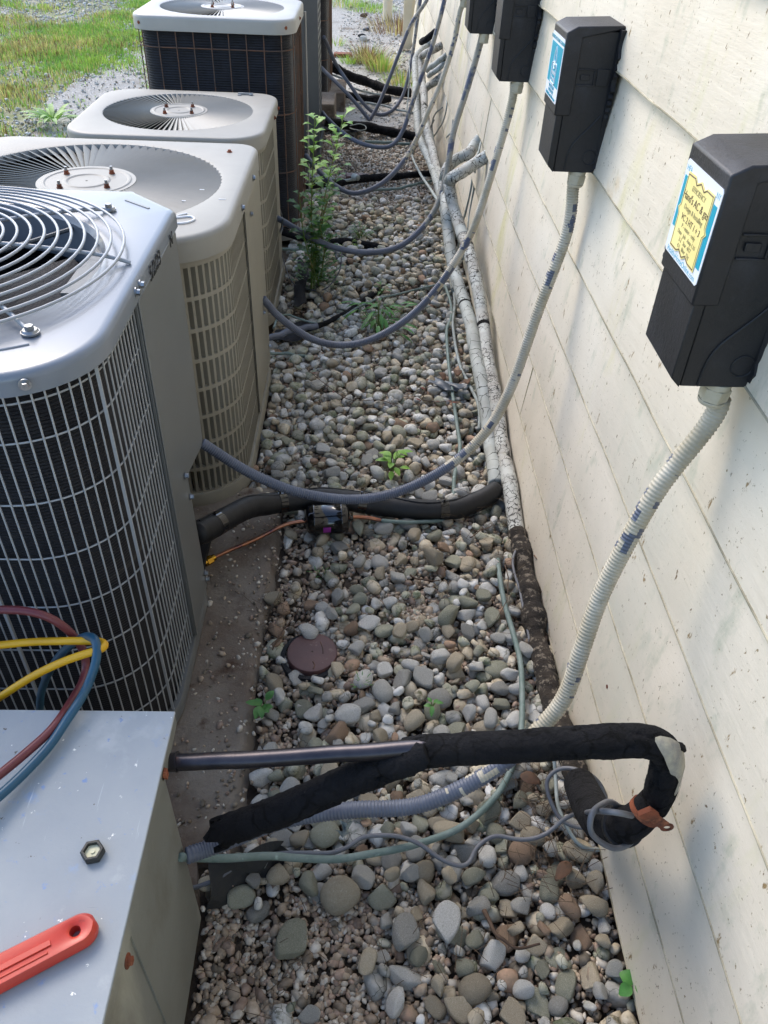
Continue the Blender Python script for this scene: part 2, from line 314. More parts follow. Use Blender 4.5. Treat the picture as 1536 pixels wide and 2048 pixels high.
# ---------------------------------------------------------------- ground and far setting
def hnoise(x, y):
    return (.006 * np.sin(5.1 * x + 1.3) * np.cos(4.3 * y) + .004 * np.sin(13 * x + 2.1 * y) * np.cos(11 * y - 3 * x) + .003 * np.sin(29 * x + 7 * y))
def sheet(name, x0, x1, y0, y1, nx, ny, z, mat, amp=1, edge=0, seed=0):
    X, Y = np.meshgrid(np.linspace(x0, x1, nx), np.linspace(y0, y1, ny)); r = np.random.default_rng(seed)
    if edge:
        e = edge * (np.sin(Y * 1.7 + seed) + .6 * np.sin(Y * 4.1 + 2) + .4 * np.sin(Y * 9.3)); X = np.where(X == x0, X + e, X); X = np.where(X == x1, X + e, X)
    Z = z + amp * hnoise(X, Y); V = np.column_stack([X.ravel(), Y.ravel(), Z.ravel()])
    i = np.arange(nx * ny).reshape(ny, nx); F = np.column_stack([i[:-1, :-1].ravel(), i[:-1, 1:].ravel(), i[1:, 1:].ravel(), i[1:, :-1].ravel()])
    return tag(npmesh(name, V, F, [mat]), kind='structure')
sheet('ground', -60, 60, -20, 120, 120, 140, -.03, M_LAWN, 1)
sheet('soil_bed', -1.4, 1.2, -.6, 4.6, 130, 250, -.003, M_SOIL, 1)
sheet('crushed_stone_bed', -1.5, 3.2, 4.2, 30, 90, 320, -.002, M_SHELL, 1, .12, 3)
sheet('crushed_stone_verge', -2.3, -1.0, 1.0, 30, 30, 300, -.006, M_SHELL, 1, .1, 5)
mb = MB(); mb.box(-14, -5.35, 13.2, 60, -.05, .012); tag(mb.build('road', M_ROAD), kind='structure')
# concrete slab under the two nearest units: worn, uneven top and ragged edge
X, Y = np.meshgrid(np.linspace(-1.35, -.215, 90), np.linspace(-.5, 1.87, 180))
e = .010 * np.sin(Y * 9) + .006 * np.sin(Y * 31 + 1) + .004 * np.sin(Y * 77); X = np.where(X > -.22, X + e, X); X = np.minimum(X, np.where(Y < .72, -.285 + .01 * np.sin(Y * 23), 9)); Y2 = Y + np.where(Y > 1.86, .02 * np.sin(X * 14) + .008 * np.sin(X * 47), 0)
Z = .036 + .25 * hnoise(X * 2, Y2 * 2); Z = np.where((X > -.235 + e * 0), Z - .014, Z); Z[:, -1] = -.03; Z[-1, :] = -.03; Z[0, :] = -.03
i = np.arange(X.size).reshape(X.shape); F = np.column_stack([i[:-1, :-1].ravel(), i[:-1, 1:].ravel(), i[1:, 1:].ravel(), i[1:, :-1].ravel()])
tag(npmesh('concrete_slab', np.column_stack([X.ravel(), Y2.ravel(), Z.ravel()]), F, [M_CONCRETE]), kind='structure')
# ---------------------------------------------------------------- the house wall: lap siding
WX = .495; YE = 9.55
wall = thing('house_wall', (WX, 4, 0), 'cream painted wooden lap siding wall with mildew streaks and dirt specks', 'wall')
mb = MB(); prof = []
for k in range(12):
    z0 = .038 + .194 * k; z1 = z0 + .194
    prof += [(.4985, z0), (.488, z0), (.4815, z0 + .002), (.4805, z0 + .007), (.4965, z1 - .0005)]
NY = 330; ys = np.linspace(-1.2, YE, NY); R = []
for y in ys:
    R.append([(x + .0016 * math.sin(2.3 * y + 9 * z) + .0007 * math.sin(17 * y + 30 * z), y, z + .0012 * math.sin(3.1 * y + z * 5) + .0005 * math.sin(23 * y + 7 * z)) for x, z in prof])
mb.rings(R, close=False); sid = mb.build('siding', M_SIDING, wall, sharp=30)
mb = MB(); mb.box(.54, 3.5, -1.2, YE - .002, -.05, 2.36); mb.build('foundation', M_FOUND, wall)
mb = MB(); mb.box(.505, .535, -1.2, YE, .01, .036); mb.build('sill', M_FOUND, wall)
mb = MB()   # butt joints between siding boards
for y, k in ((1.98, 1), (2.75, 2), (3.4, 3)):
    z0 = .038 + .194 * k
    for j in range(18):
        za, zb = z0 + .006 + j * .0102, z0 + .006 + (j + 1) * .0102; f = (za - z0) / .194; x = .4805 + .016 * f
        mb.box(x - .0003, x + .002, y - .0005, y + .0005, za, zb)
mb.build('joint', M_GREYINK, wall)
mb = MB()  # thin dark strip on each lap lip, drawing the shadow line as geometry
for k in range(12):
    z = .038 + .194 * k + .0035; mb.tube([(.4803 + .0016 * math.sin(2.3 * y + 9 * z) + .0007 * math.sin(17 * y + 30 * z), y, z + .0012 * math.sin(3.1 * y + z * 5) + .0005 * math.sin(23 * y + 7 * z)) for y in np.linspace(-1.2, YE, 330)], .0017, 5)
mb.build('lap_shade_line', M_LAPSHADE, wall)
mb = MB(); mb.box(.455, .60, YE, YE + .10, 0, 2.4); mb.box(.60, 3.5, YE - .0, YE + .02, 0, 2.4); mb.build('corner_board', M_TRIM, wall, bevel=.003)
mb = MB()
for y, z, r in ((.93, .30, .004), (.64, .36, .004), (.515, .235, .006)): mb.cyl((.483, y, z), (1, 0, 0), r, .004, 8)
mb.build('nail_head', M_RUST, wall)
mb = MB(); mb.box(.37, .45, 9.2, 9.3, .06, 2.4); mb.box(.34, .45, 9.2, 9.3, .02, .06)
for k in (-1, 0, 1): mb.box(.366, .37, 9.25 + k * .028 - .006, 9.25 + k * .028 + .006, .06, 2.4)
tag(mb.build('downspout', M_TRIM, bevel=.004), 'ribbed cream downspout at the far corner of the house wall', 'downspout')
mb = MB(); P = spline([(.25, 11.25, z) for z in (0, .5, 1, 1.6)], .1); mb.tube(P, .058, 20)
tag(mb.build('porch_post', M_TRIM), 'round cream post standing in pale gravel beyond the house corner', 'post')
mb = MB(); mb.tube([(.56, 11.9, -.01), (.56, 11.9, 1.4)], .02, 10); tag(mb.build('thin_post', M_BARK), 'thin brown stake behind the cream post', 'post')
# ---------------------------------------------------------------- condenser builders
def lid(mb, o, zt, skirt, c=None, rh=0, lip=.05, fil=.012, N=220):
    """o = rr args; a sheet-metal lid with rolled edge and an optional round fan opening"""
    A = np.linspace(0, 2 * math.pi, N, endpoint=False); cc = np.array(c if c is not None else ((o[0] + o[1]) / 2, (o[2] + o[3]) / 2)); R = []
    def ring(d, z): R.append(z3(radial(rr(*o, d=d), cc, A), z))
    def circ(r, z): R.append([(cc[0] + r * math.cos(a), cc[1] + r * math.sin(a), z) for a in A])
    if rh:
        circ(rh - .012, zt - lip); circ(rh - .008, zt - .012); circ(rh, zt - .002); circ(rh + .008, zt)
    else: circ(.01, zt)
    ring(fil + .004, zt)
    for k in range(1, 5): ring(fil * (1 - math.sin(k * math.pi / 8)), zt - fil * (1 - math.cos(k * math.pi / 8)))
    ring(0, zt - skirt); ring(.003, zt - skirt - .001); ring(.006, zt - skirt + .004)
    mb.rings(R)
def coil(mb, poly, z0, z1, pitch=.0055, amp=.002):
    C, Nn, _ = along(poly, .012); R = []; n = int((z1 - z0) / pitch)
    for k in range(2 * n + 1): R.append(z3(C + Nn * (amp if k % 2 else 0), z0 + k * pitch / 2))
    mb.rings(R)
def cage(mb, poly, z0, z1, vstep, hz, r=.0015, off=.0):
    C, Nn, _ = along(poly, vstep)
    for p, n_ in zip(C, Nn): q = p + n_ * off; mb.tube([(q[0], q[1], z0), (q[0], q[1], z1)], r, 5)
    C2, N2, _ = along(poly, .012)
    for z in hz:
        q = C2 + N2 * (off - 1.6 * r); q = np.vstack([q, q[:1]]); mb.tube(z3(q, z), r * 1.05, 5, cap=False)
def louvers(mb, poly, z0, z1, pitch, rows, gap=.55, band=.12, rec=.014, skip=None):
    """shell punched with rows of slots; each slot holds an inward slanted blade. mb.cur 0 shell, 1 dark"""
    C, Nn, u = along(poly, pitch); n = len(C); C = np.vstack([C, C[:1]]); Nn = np.vstack([Nn, Nn[:1]]); H = (z1 - z0) / rows
    def q(i, f, d):
        p = C[i] * (1 - f) + C[i + 1] * f; k = Nn[i] * (1 - f) + Nn[i + 1] * f; return p - k * d
    def face(a, b, za, zb, m=0):
        mb.cur = m; mb.add([(a[0], a[1], za), (b[0], b[1], za), (b[0], b[1], zb), (a[0], a[1], zb)], [(0, 1, 2, 3)])
    for i in range(n):
        if skip is not None and skip(C[i], u[i]): face(q(i, 0, 0), q(i, 1, 0), z0, z1); continue
        face(q(i, 0, 0), q(i, 1 - gap, 0), z0, z1)                                     # the bar
        for r_ in range(rows):
            a, b = z0 + r_ * H, z0 + (r_ + 1) * H; s0, s1 = a + H * band / 2, b - H * band / 2; g = 1 - gap
            face(q(i, g, 0), q(i, 1, 0), a, s0); face(q(i, g, 0), q(i, 1, 0), s1, b)     # bands
            A, B, Cc, Dd = q(i, g, 0), q(i, g, rec * 1.6), q(i, g + gap * .22, rec), q(i, 1, .0008)
            face(B, A, s0, s1, 0); face(B, Cc, s0, s1, 1); face(Cc, Dd, s0, s1, 0)
            for zz, fl in ((s0, 0), (s1, 1)):
                mb.cur = 0; V = [(A[0], A[1], zz), (B[0], B[1], zz), (Cc[0], Cc[1], zz), (Dd[0], Dd[1], zz)]; mb.add(V, [(0, 1, 2, 3) if fl else (3, 2, 1, 0)])
    mb.cur = 0
def fan_top(root, c, r0, r1, n, z, mt, h=.02, tilt=38, seed=0):
    mb = MB()
    for k in range(n):
        a = 2 * math.pi * k / n; rd = np.array([math.cos(a), math.sin(a), 0]); tg = np.array([-math.sin(a), math.cos(a), 0]); R = []
        for r in np.linspace(r0 - .004, r1 + .004, 9):
            f = min(1, (r1 + .004 - r) / .03); hh = h * (.25 + .75 * max(0, f)); wd = -tg * math.cos(D2R(tilt)) + np.array([0, 0, -math.sin(D2R(tilt))])
            p = np.array([c[0], c[1], z - .0015]) + rd * r + tg * .0; up = np.cross(rd, wd)
            t = .0011; R.append([p + up * t, p + wd * hh + up * t, p + wd * hh - up * t, p - up * t])
        mb.rings(R, cap0=True, cap1=True)
    mb.build('louvered_grille', mt, root, sharp=20)
    mb = MB(); N = 64
    def circ(r, zz): return [(c[0] + r * math.cos(2 * math.pi * i / N), c[1] + r * math.sin(2 * math.pi * i / N), zz) for i in range(N)]
    prof = [(0.003, 0), (r0 * .36, 0), (r0 * .40, .0025), (r0 * .44, .0025), (r0 * .48, 0), (r0 * .8, 0), (r0 * .83, .002), (r0 * .87, .002), (r0 * .9, 0), (r0 - .003, 0), (r0, -.004), (r0, -.02)]
    mb.rings([circ(a, z + b) for a, b in prof]); hub = mb.build('motor_plate', mt, root, sharp=25)
    for k in range(4):
        a = D2R(45 + 90 * k + 8); p = (c[0] + r0 * .64 * math.cos(a), c[1] + r0 * .64 * math.sin(a), z)
        mb = MB(); mb.cyl(p, (0, 0, 1), .008, .003, 12); mb.cyl(p, (0, 0, 1), .0062, .010, 6); rb = mb.build('rusty_bolt', M_RUST, root); mb = MB(); mb.cyl((p[0], p[1], z + .0095), (0, 0, 1), .0042, .010, 10, .0036); mb.build('bolt_end', M_BOLT, rb)
    mb = MB(); mb.rings([circ(r1 + .01, z - .002), circ(r1 + .01, z - .11), circ(.01, z - .11)]); mb.build('fan_well', M_BLACKIN, root)
    mb = MB()
    for k in range(3):
        a0 = 2 * math.pi * k / 3 + .4; R = []
        for r in np.linspace(.05, r1 * .92, 6): R.append([(c[0] + r * math.cos(a0 + t), c[1] + r * math.sin(a0 + t), z - .08 + .03 * t) for t in (-.35, -.1, .2, .45)])
        mb.rings(R, close=False)
    mb.build('fan_blade', M_SLATE, root)
# ---------------------------------------------------------------- unit A: new grey condenser with round wire fan guard
A = thing('air_conditioner', (-.745, 1.29, .04), 'new grey condenser with a round wire fan guard and close wire grille', 'air conditioner')
oA = (-1.125, -.372, .915, 1.685, (.18, .15, -.105, .16)); bA = (-1.108, -.387, .932, 1.665, (.17, .145, -.275, .15)); cA = (-.745, 1.29)
mb = MB(); lid(mb, oA, .955, .034, cA, .30, .05)
mb.tube(spline([(-.60, .975, .955), (-.52, .985, .955), (-.47, 1.01, .955)], .01), .0022, 8)
top = mb.build('lid', M_LIDN, A, sharp=28)
mb = MB(); mb.obox((-.452, 1.60, .9556), (.028, -.022, 0), (.0016, .002, 0), (0, 0, .0006)); mb.build('groove', M_PANELN, top)
mb = MB(); coil(mb, rr(*bA, d=.010), .075, .93, .0062, .0022); mb.build('coil', M_COIL, A)
mb = MB(); cage(mb, rr(*bA, d=0), .085, .935, .0178, [.16 + .1125 * k for k in range(7)] + [.90], .0016, .004); mb.build('wire_grille', M_WIREN, A)
mb = MB()
for p in ((-.600, .9305), (-.388, 1.03), (-.85, .9305)): mb.box(p[0] - .0025, p[0] + .0025, p[1] - .008, p[1] - .0045, .085, .93)
mb.build('grille_strap', M_WIREN, A)
mb = MB(); Aa = np.linspace(0, 2 * math.pi, 160, endpoint=False); cc = np.array(cA)
oB = (-1.122, -.374, .918, 1.675, (.17, .15, -.285, .15))
mb.rings([z3(radial(rr(*oB, d=.014), cc, Aa), .085), z3(radial(rr(*oB, d=.002), cc, Aa), .085), z3(radial(rr(*oB, d=0), cc, Aa), .082), z3(radial(rr(*oB, d=0), cc, Aa), .045), z3(radial(rr(*oB, d=.02), cc, Aa), .042)])
mb.build('base_pan', M_PANELN, A)
mb = MB(); pan = [(1.228, .088), (1.395, .088), (1.372, .45), (1.553, .41), (1.562, .918), (1.228, .922)]
mb.prism(pan, 0, -.3805, -.374); mb.box(-.3735, -.3705, 1.228, 1.236, .088, .92)
pa = mb.build('service_panel', M_PANELN, A, bevel=.0015, smooth=True)
mb = MB(); mb.box(-.50, -.3812, 1.236, 1.375, .09, .93); mb.box(-.50, -.3812, 1.376, 1.548, .46, .93); mb.build('control_housing', M_PANELN, A)
for c_ in ((-.3735, 1.345, .47), (-.3735, 1.36, .40), (-.3735, 1.415, .925), (-.3735, 1.225, .94), (-.3735, 1.255, .94), (-.374, 1.39, .115), (-.374, 1.385, .14)):
    if c_[1] == 1.415: continue
    mb = MB(); hexbolt(mb, (c_[0] + .0015, c_[1], c_[2]), (1, 0, 0), .0055, .006); mb.build('screw', M_BOLT, A)
mb = MB(); hexbolt(mb, (-.452, .9265, .94), (.35, -1, 0), .0058, .006); mb.build('screw', M_BOLT, A)
mb = MB(); mb.box(-.3733, -.371, 1.23, 1.55, .897, .923); mb.build('panel_flange', M_PANELN, A, bevel=.001)
text_mesh('date_lettering', '5/2/23', M_BLACK, (-.3702, 1.362, .928), (0, 1, 0), (0, 0, 1), .037, A, shear=.1, spacing=.95)
text_mesh('letter', 'N', M_BLACK, (-.3702, 1.502, .922), (0, 1, 0), (0, 0, 1), .034, A, shear=.15)
# fan guard: concentric rings on eight spokes
mb = MB(); g0 = .972
def gz(r): return g0 + .026 * (1 - (r / .335) ** 2)
for k in range(15):
    r = .335 - .0215 * k
    if r < .03: break
    aa = np.linspace(0, 2 * math.pi, 72); mb.tube([(cA[0] + r * math.cos(t), cA[1] + r * math.sin(t), gz(r)) for t in aa], .0026, 8, cap=False)
ga = mb.build('fan_guard', M_WIREN, A, sharp=60)
mb = MB()
for k in range(8):
    a = D2R(45 * k + 2); e_ = .365 if k % 2 else .35; P = [(cA[0] + r * math.cos(a), cA[1] + r * math.sin(a), gz(r) - .0055 if r < .33 else .958) for r in (0, .1, .2, .3, .325, e_)]
    mb.tube(spline(P, .02), .0036, 8)
mb.build('guard_spoke', M_WIREN, ga, sharp=60)
for k in (1, 3, 5, 7):
    a = D2R(45 * k + 2); p = (cA[0] + .365 * math.cos(a), cA[1] + .365 * math.sin(a), .957)
    mb = MB(); mb.cyl(p, (0, 0, 1), .0135, .003, 20); mb.cyl(np.array(p) + (0, 0, .003), (0, 0, 1), .0125, .003, 20, .010); mb.cyl(np.array(p) + (0, 0, .006), (0, 0, 1), .0068, .006, 6, .0062); mb.build('guard_bolt', M_BOLT, ga)
mb = MB(); mb.rings([[(cA[0] + r * math.cos(t), cA[1] + r * math.sin(t), z) for t in np.linspace(0, 2 * math.pi, 96, endpoint=False)] for r, z in ((.289, .906), (.285, .885), (.290, .868))]); mb.build('venturi_ring', M_LIDN, A)
mb = MB(); mb.box(-1.08, -.40, .96, 1.64, .05, .07); mb.build('interior_floor', M_BLACKIN, A)
mb = MB(); mb.cyl((cA[0], cA[1], .78), (0, 0, 1), .07, .13, 32); mb.cyl((cA[0], cA[1], .91), (0, 0, 1), .05, .02, 32, .02)
for a in (0, 120, 240): mb.tube([(cA[0], cA[1], .93), (cA[0] + .29 * math.cos(D2R(a + 50)), cA[1] + .29 * math.sin(D2R(a + 50)), .935)], .004, 6)
mb.build('fan_motor', M_SLATE, A)
for k in range(3):
    mb = MB(); a0 = D2R(-105 + 120 * k); R = []
    for r in np.linspace(.07, .268, 7): R.append([(cA[0] + r * math.cos(a0 + t), cA[1] + r * math.sin(a0 + t), .862 + .05 * t) for t in (-.62, -.4, -.15, .1, .35, .55)])
    mb.rings(R, close=False); mb.build('fan_blade', M_LIDN if k == 0 else M_COILB, A)
mb = MB(); P = [(cA[0] + .1, cA[1] - .05, .80), (cA[0] + .2, cA[1] + .02, .6), (cA[0] + .26, cA[1] + .05, .4)]; mb.tube(spline(P, .02), .006, 8); mb.build('inner_cable', M_WIRE, A)
# ---------------------------------------------------------------- unit B: large beige louvered condenser
def screw(root, p, d, m=M_RUST, r=.0055):
    mb = MB(); hexbolt(mb, p, d, r, .005); return mb.build('screw', m, root)
B = thing('air_conditioner', (-.73, 2.165, .02), 'large beige condenser with slotted sides and a white J marked on top', 'air conditioner')
oBl = (-1.142, -.320, 1.762, 2.572, (.17, .17, .07, .10)); cB = (-.735, 2.165)
mb = MB(); lid(mb, oBl, .82, .058, cB, .352, .02, .014); lt = mb.build('lid', M_BEIGETOP, B, sharp=28)
fan_top(B, cB, .13, .350, 84, .82, M_BEIGETOP, .023, 32)
oBb = (-1.130, -.332, 1.774, 2.560, (.165, .165, .06, .09)); Bz = (.075, .748)
mb = MB(); louvers(mb, rr(*oBb), Bz[0], Bz[1], .0185, 8, .62, .13, .016, skip=lambda p, u: (p[0] > -.34 and p[1] > 2.18) or p[1] > 2.5); mb.build('louvered_cabinet', [M_BEIGE, M_BLACKIN], B, sharp=25)
mb = MB(); mb.rings([z3(rr(*oBb, d=.022), .06), z3(rr(*oBb, d=.022), .745)], cap1=True); mb.build('inner_coil', M_BLACKIN, B)
mb = MB(); Aa = np.linspace(0, 2 * math.pi, 160, endpoint=False); cc = np.array(cB)
mb.rings([z3(radial(rr(*oBb, d=d), cc, Aa), z) for d, z in ((.01, .076), (-.006, .076), (-.009, .07), (-.009, .028), (.03, .024))]); mb.build('base_pan', M_BEIGE, B)
mb = MB(); mb.rings([z3(radial(rr(*oBb, d=d), cc, Aa), z) for d, z in ((.006, .765), (-.004, .765), (-.004, .746), (.006, .744))]); mb.build('collar', M_BEIGE, B)
mb = MB(); mb.box(-.3318, -.3275, 2.19, 2.548, .09, .745); mb.build('service_panel', M_BEIGE, B, bevel=.002)
mb = MB(); mb.box(-.3275, -.3262, 2.183, 2.187, .09, .745); mb.build('panel_seam', M_BLACKIN, B)
for p in ((-.3255, 2.30, .70), (-.3255, 2.43, .33), (-.3255, 2.52, .16)): screw(B, p, (1, 0, 0), M_BOLT)
for p, d in (((-.476, 1.7615, .785), (.15, -1, 0)), ((-.319, 2.10, .785), (1, 0, 0)), ((-.319, 2.35, .785), (1, 0, 0)), ((-.95, 1.762, .785), (-.1, -1, 0))): screw(B, p, d, M_BOLT, .0065)
screw(B, (-.40, 2.47, .82), (0, 0, 1)); screw(B, (-1.08, 2.46, .82), (0, 0, 1))
mb = MB()   # hand painted J on the lid
mb.tube(spline([(-.452, 1.905, .8215), (-.418, 1.918, .8215), (-.405, 1.897, .8215), (-.425, 1.872, .8215), (-.462, 1.869, .8215)], .004), .003, 6); mb.tube(spline([(-.462, 1.897, .8214), (-.447, 1.925, .8214), (-.430, 1.938, .8214)], .004), .002, 6)
mb.build('letter', M_WHITEINK, B)
mb = MB()
for x, y, l in ((-.37, 2.05, .018), (-.43, 2.12, .012), (-.46, 2.03, .01)): mb.box(x, x + l, y, y + .003, .8203, .8212)
mb.build('paint_fleck', M_WHITEINK, B)
# ---------------------------------------------------------------- unit C: smaller beige louvered condenser
Cc_ = thing('air_conditioner', (-.70, 3.22, .02), 'smaller beige condenser with radial vents standing before the dark coil unit', 'air conditioner')
oC = (-1.045, -.352, 2.872, 3.565, (.13, .13, .10, .13)); cC = (-.70, 3.235)
mb = MB(); lid(mb, oC, .752, .05, cC, .275, .02, .012); mb.build('lid', M_BEIGETOP, Cc_, sharp=28)
fan_top(Cc_, cC, .108, .273, 84, .752, M_BEIGETOP, .019, 32)
oCb = (-1.035, -.362, 2.882, 3.555, (.125, .125, .09, .12))
mb = MB(); louvers(mb, rr(*oCb), .075, .69, .0185, 7, .60, .14, .014, skip=lambda p, u: p[0] > -.37 and p[1] > 3.32); mb.build('louvered_cabinet', [M_BEIGE, M_BLACKIN], Cc_, sharp=25)
mb = MB(); mb.rings([z3(rr(*oCb, d=.020), .06), z3(rr(*oCb, d=.020), .69)], cap1=True); mb.build('inner_coil', M_BLACKIN, Cc_)
cc = np.array(cC); mb = MB(); mb.rings([z3(radial(rr(*oCb, d=d), cc, Aa), z) for d, z in ((.01, .076), (-.006, .076), (-.008, .07), (-.008, .028), (.03, .024))]); mb.build('base_pan', M_BEIGE, Cc_)
mb = MB(); mb.rings([z3(radial(rr(*oCb, d=d), cc, Aa), z) for d, z in ((.006, .706), (-.004, .706), (-.004, .688), (.006, .686))]); mb.build('collar', M_BEIGE, Cc_)
for p, d in (((-.385, 2.93, .725), (.7, -.7, 0)), ((-.99, 2.92, .725), (-.5, -.8, 0)), ((-.3505, 3.30, .722), (1, 0, 0)), ((-.3505, 3.45, .722), (1, 0, 0))): screw(Cc_, p, d)
mb = MB(); mb.box(-.515, -.455, 3.515, 3.522, .752, .760); mb.box(-.515, -.50, 3.50, 3.522, .752, .756); mb.box(-.47, -.455, 3.505, 3.522, .752, .757); mb.build('cable_clip', M_BOLT, Cc_, bevel=.001)
# ---------------------------------------------------------------- unit D: tall coil unit with rusty open cage; F: its twin farther back
def coil_unit(x0, x1, y0, y1, zt, label, rh):
    c = ((x0 + x1) / 2, (y0 + y1) / 2); root = thing('air_conditioner', (c[0], c[1], .02), label, 'air conditioner')
    o = (x0, x1, y0, y1, (.10, .10, .10, .10)); b = (x0 + .016, x1 - .016, y0 + .016, y1 - .016, (.09, .09, .09, .09))
    mb = MB(); lid(mb, o, zt, .055, c, rh, .02, .014); mb.build('lid', M_LIDD, root, sharp=28)
    fan_top(root, c, rh * .36, rh - .002, 88, zt, M_LIDD, .019, 32)
    mb = MB(); coil(mb, rr(*b, d=.012), .075, zt - .05, .010, .0022); mb.build('coil', M_COILB, root)
    mb = MB(); cage(mb, rr(*b), .05, zt - .05, .0755, [.10, .35, .60, .852, zt - .045][: 5], .0024, .004); mb.build('wire_cage', M_RUSTWIRE, root)
    cc = np.array(c); mb = MB(); mb.rings([z3(radial(rr(*b, d=d), cc, Aa), z) for d, z in ((.02, .078), (-.004, .078), (-.006, .07), (-.006, .03), (.03, .024))]); mb.build('base_pan', M_LIDD, root)
    for p, d in (((x0 + .04, y0 + .022, zt - .03), (-.5, -1, 0)), ((x1 - .04, y0 + .022, zt - .03), (.5, -1, 0)), ((x1, y0 + .3, zt - .03), (1, 0, 0))): screw(root, p, d)
    return root
Dd_ = coil_unit(-1.0, -.305, 3.845, 4.52, .97, 'tall condenser with dark blue-black coil, ivory lid and rusty wire cage', .275)
mb = MB(); mb.tube([(-.298, 4.43, .93), (-.298, 4.43, .1)], .006, 6); mb.build('corner_wire', M_LIDD, Dd_)
Ff_ = coil_unit(-.97, -.262, 6.55, 7.25, .80, 'farthest condenser, a rusty caged coil unit half hidden behind the slate one', .275)
# ---------------------------------------------------------------- unit E: slate grey with a plain corner post
Ee_ = thing('air_conditioner', (-.66, 5.5, .02), 'tall slate-grey condenser with slotted sides and a smooth corner panel', 'air conditioner')
oE = (-1.04, -.285, 5.12, 5.90, (-.06, -.085, -.085, -.06)); cE = np.array((-.66, 5.5))
mb = MB(); lid(mb, (oE[0] - .008, oE[1] + .008, oE[2] - .008, oE[3] + .008, oE[4]), 1.02, .05, None, 0); mb.build('lid', M_SLATE, Ee_)
P_ = rr(*oE, d=.006); mb = MB(); louvers(mb, P_, .08, .98, .068, 20, .82, .38, .014, skip=lambda p, u: p[0] > -.35 and (p[1] < 5.22 or p[1] > 5.78)); mb.build('louvered_cabinet', [M_SLATE, M_BLACKIN], Ee_, sharp=25)
mb = MB(); mb.rings([z3(rr(*oE, d=.032), .05), z3(rr(*oE, d=.032), .97)], cap1=True); mb.build('inner_coil', M_BLACKIN, Ee_)
mb = MB(); mb.prism([(-.375, 5.118), (-.368, 5.112), (-.279, 5.200), (-.279, 5.212), (-.30, 5.212), (-.375, 5.14)], 2, .03, .985); mb.build('corner_panel', M_SLATE, Ee_, bevel=.002)
mb = MB(); mb.prism([(-.381, 5.116), (-.377, 5.112), (-.373, 5.116), (-.377, 5.12)], 2, .03, .985); mb.build('panel_seam', M_BLACKIN, Ee_)
mb = MB(); mb.rings([z3(radial(rr(*oE, d=d), cE, Aa), z) for d, z in ((.01, .082), (-.004, .082), (-.006, .076), (-.006, .03), (.03, .024))]); mb.build('base_pan', M_SLATE, Ee_)
for nm, x0, x1, y0, y1, h, lb in (('concrete_block', -.36, -.215, 6.02, 6.40, .18, 'pale concrete block on the ground behind the slate-grey condenser'), ('concrete_block', -.30, -.16, 6.62, 7.1, .13, 'farther concrete block beside the farthest condenser')):
    mb = MB(); mb.box(x0, x1, y0, y1, -.02, h); tag(mb.build(nm, M_CONCRETE, bevel=.008), lb, 'block', 'concrete blocks by the far units')
# ---------------------------------------------------------------- old flat-topped unit at the lower left
O = thing('air_conditioner', (-.62, .3, .03), 'old faded flat-topped condenser nearest the camera with paint-specked grey top', 'air conditioner')
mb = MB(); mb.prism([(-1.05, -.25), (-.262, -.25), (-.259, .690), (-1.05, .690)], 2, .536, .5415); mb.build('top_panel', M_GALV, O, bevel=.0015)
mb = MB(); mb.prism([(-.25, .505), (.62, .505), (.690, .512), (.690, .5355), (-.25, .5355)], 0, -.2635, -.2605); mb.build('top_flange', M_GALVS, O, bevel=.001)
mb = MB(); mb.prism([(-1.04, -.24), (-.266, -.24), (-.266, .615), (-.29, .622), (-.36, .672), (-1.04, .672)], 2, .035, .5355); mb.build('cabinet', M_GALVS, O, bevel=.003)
mb = MB(); mb.box(-.2655, -.264, -.1, .36, .30, .5); mb.box(-.2655, -.263, .40, .402, .06, .5); mb.build('side_seam', M_GALVS, O)
screw(O, (-.262, .60, .522), (1, 0, 0), M_RUST, .006); screw(O, (-.2600, .37, .5), (1, 0, .1), M_RUST, .006)
mb = MB(); mb.box(-.262, -.256, .598, .606, .512, .528); mb.build('rust_tab', M_RUST, O)
# things resting on the old unit
cp = thing('service_cap', (-.319, .477, .5415), 'small black hex cap with ivory disc lying on the old faded unit', 'cap')
mb = MB(); N = 6; hexv = [(math.cos(D2R(60 * k + 12)), math.sin(D2R(60 * k + 12))) for k in range(6)]
def hx(r, z): return [(-.319 + r * a, .477 + r * b, z) for a, b in hexv]
mb.rings([hx(.0135, .5417), hx(.0145, .543), hx(.0145, .5515), hx(.0135, .553), hx(.0100, .553), hx(.0098, .5475)]); mb.build('hex_body', M_CAPBLK, cp, bevel=.0006)
mb = MB(); mb.cyl((-.319, .477, .5418), (0, 0, 1), .0096, .0062, 24); mb.cyl((-.319, .477, .548), (0, 0, 1), .0028, .0014, 12); mb.build('sealing_disc', M_IVORY, cp)
wr = thing('hand_tool', (-.32, .36, .5415), 'orange-red tool handle with a hanging hole, lying across the old faded unit', 'tool')
p0 = np.array([-.290, .392]); p1 = np.array([-.62, .20]); d_ = (p1 - p0) / np.linalg.norm(p1 - p0); n_ = np.array([-d_[1], d_[0]])
mb = MB(); hw = .0185; R = []
def prof_(s):   # half width along the handle
    return hw * (1 if s > .02 else math.sqrt(max(.02, 1 - ((.02 - s) / .02) ** 2))) * (1 + .12 * min(1, s / .3))
outer = [p0 + d_ * (-0 + s) + n_ * prof_(s) for s in np.r_[np.linspace(0, .02, 9), np.linspace(.035, .38, 14)]][::-1]; outer2 = [p0 + d_ * s - n_ * prof_(s) for s in np.r_[np.linspace(0, .02, 9), np.linspace(.035, .38, 14)]]
O_ = np.array(outer + outer2[1:]); hc = p0 + d_ * .024; NN = 96; angs = np.linspace(0, 2 * math.pi, NN, endpoint=False)
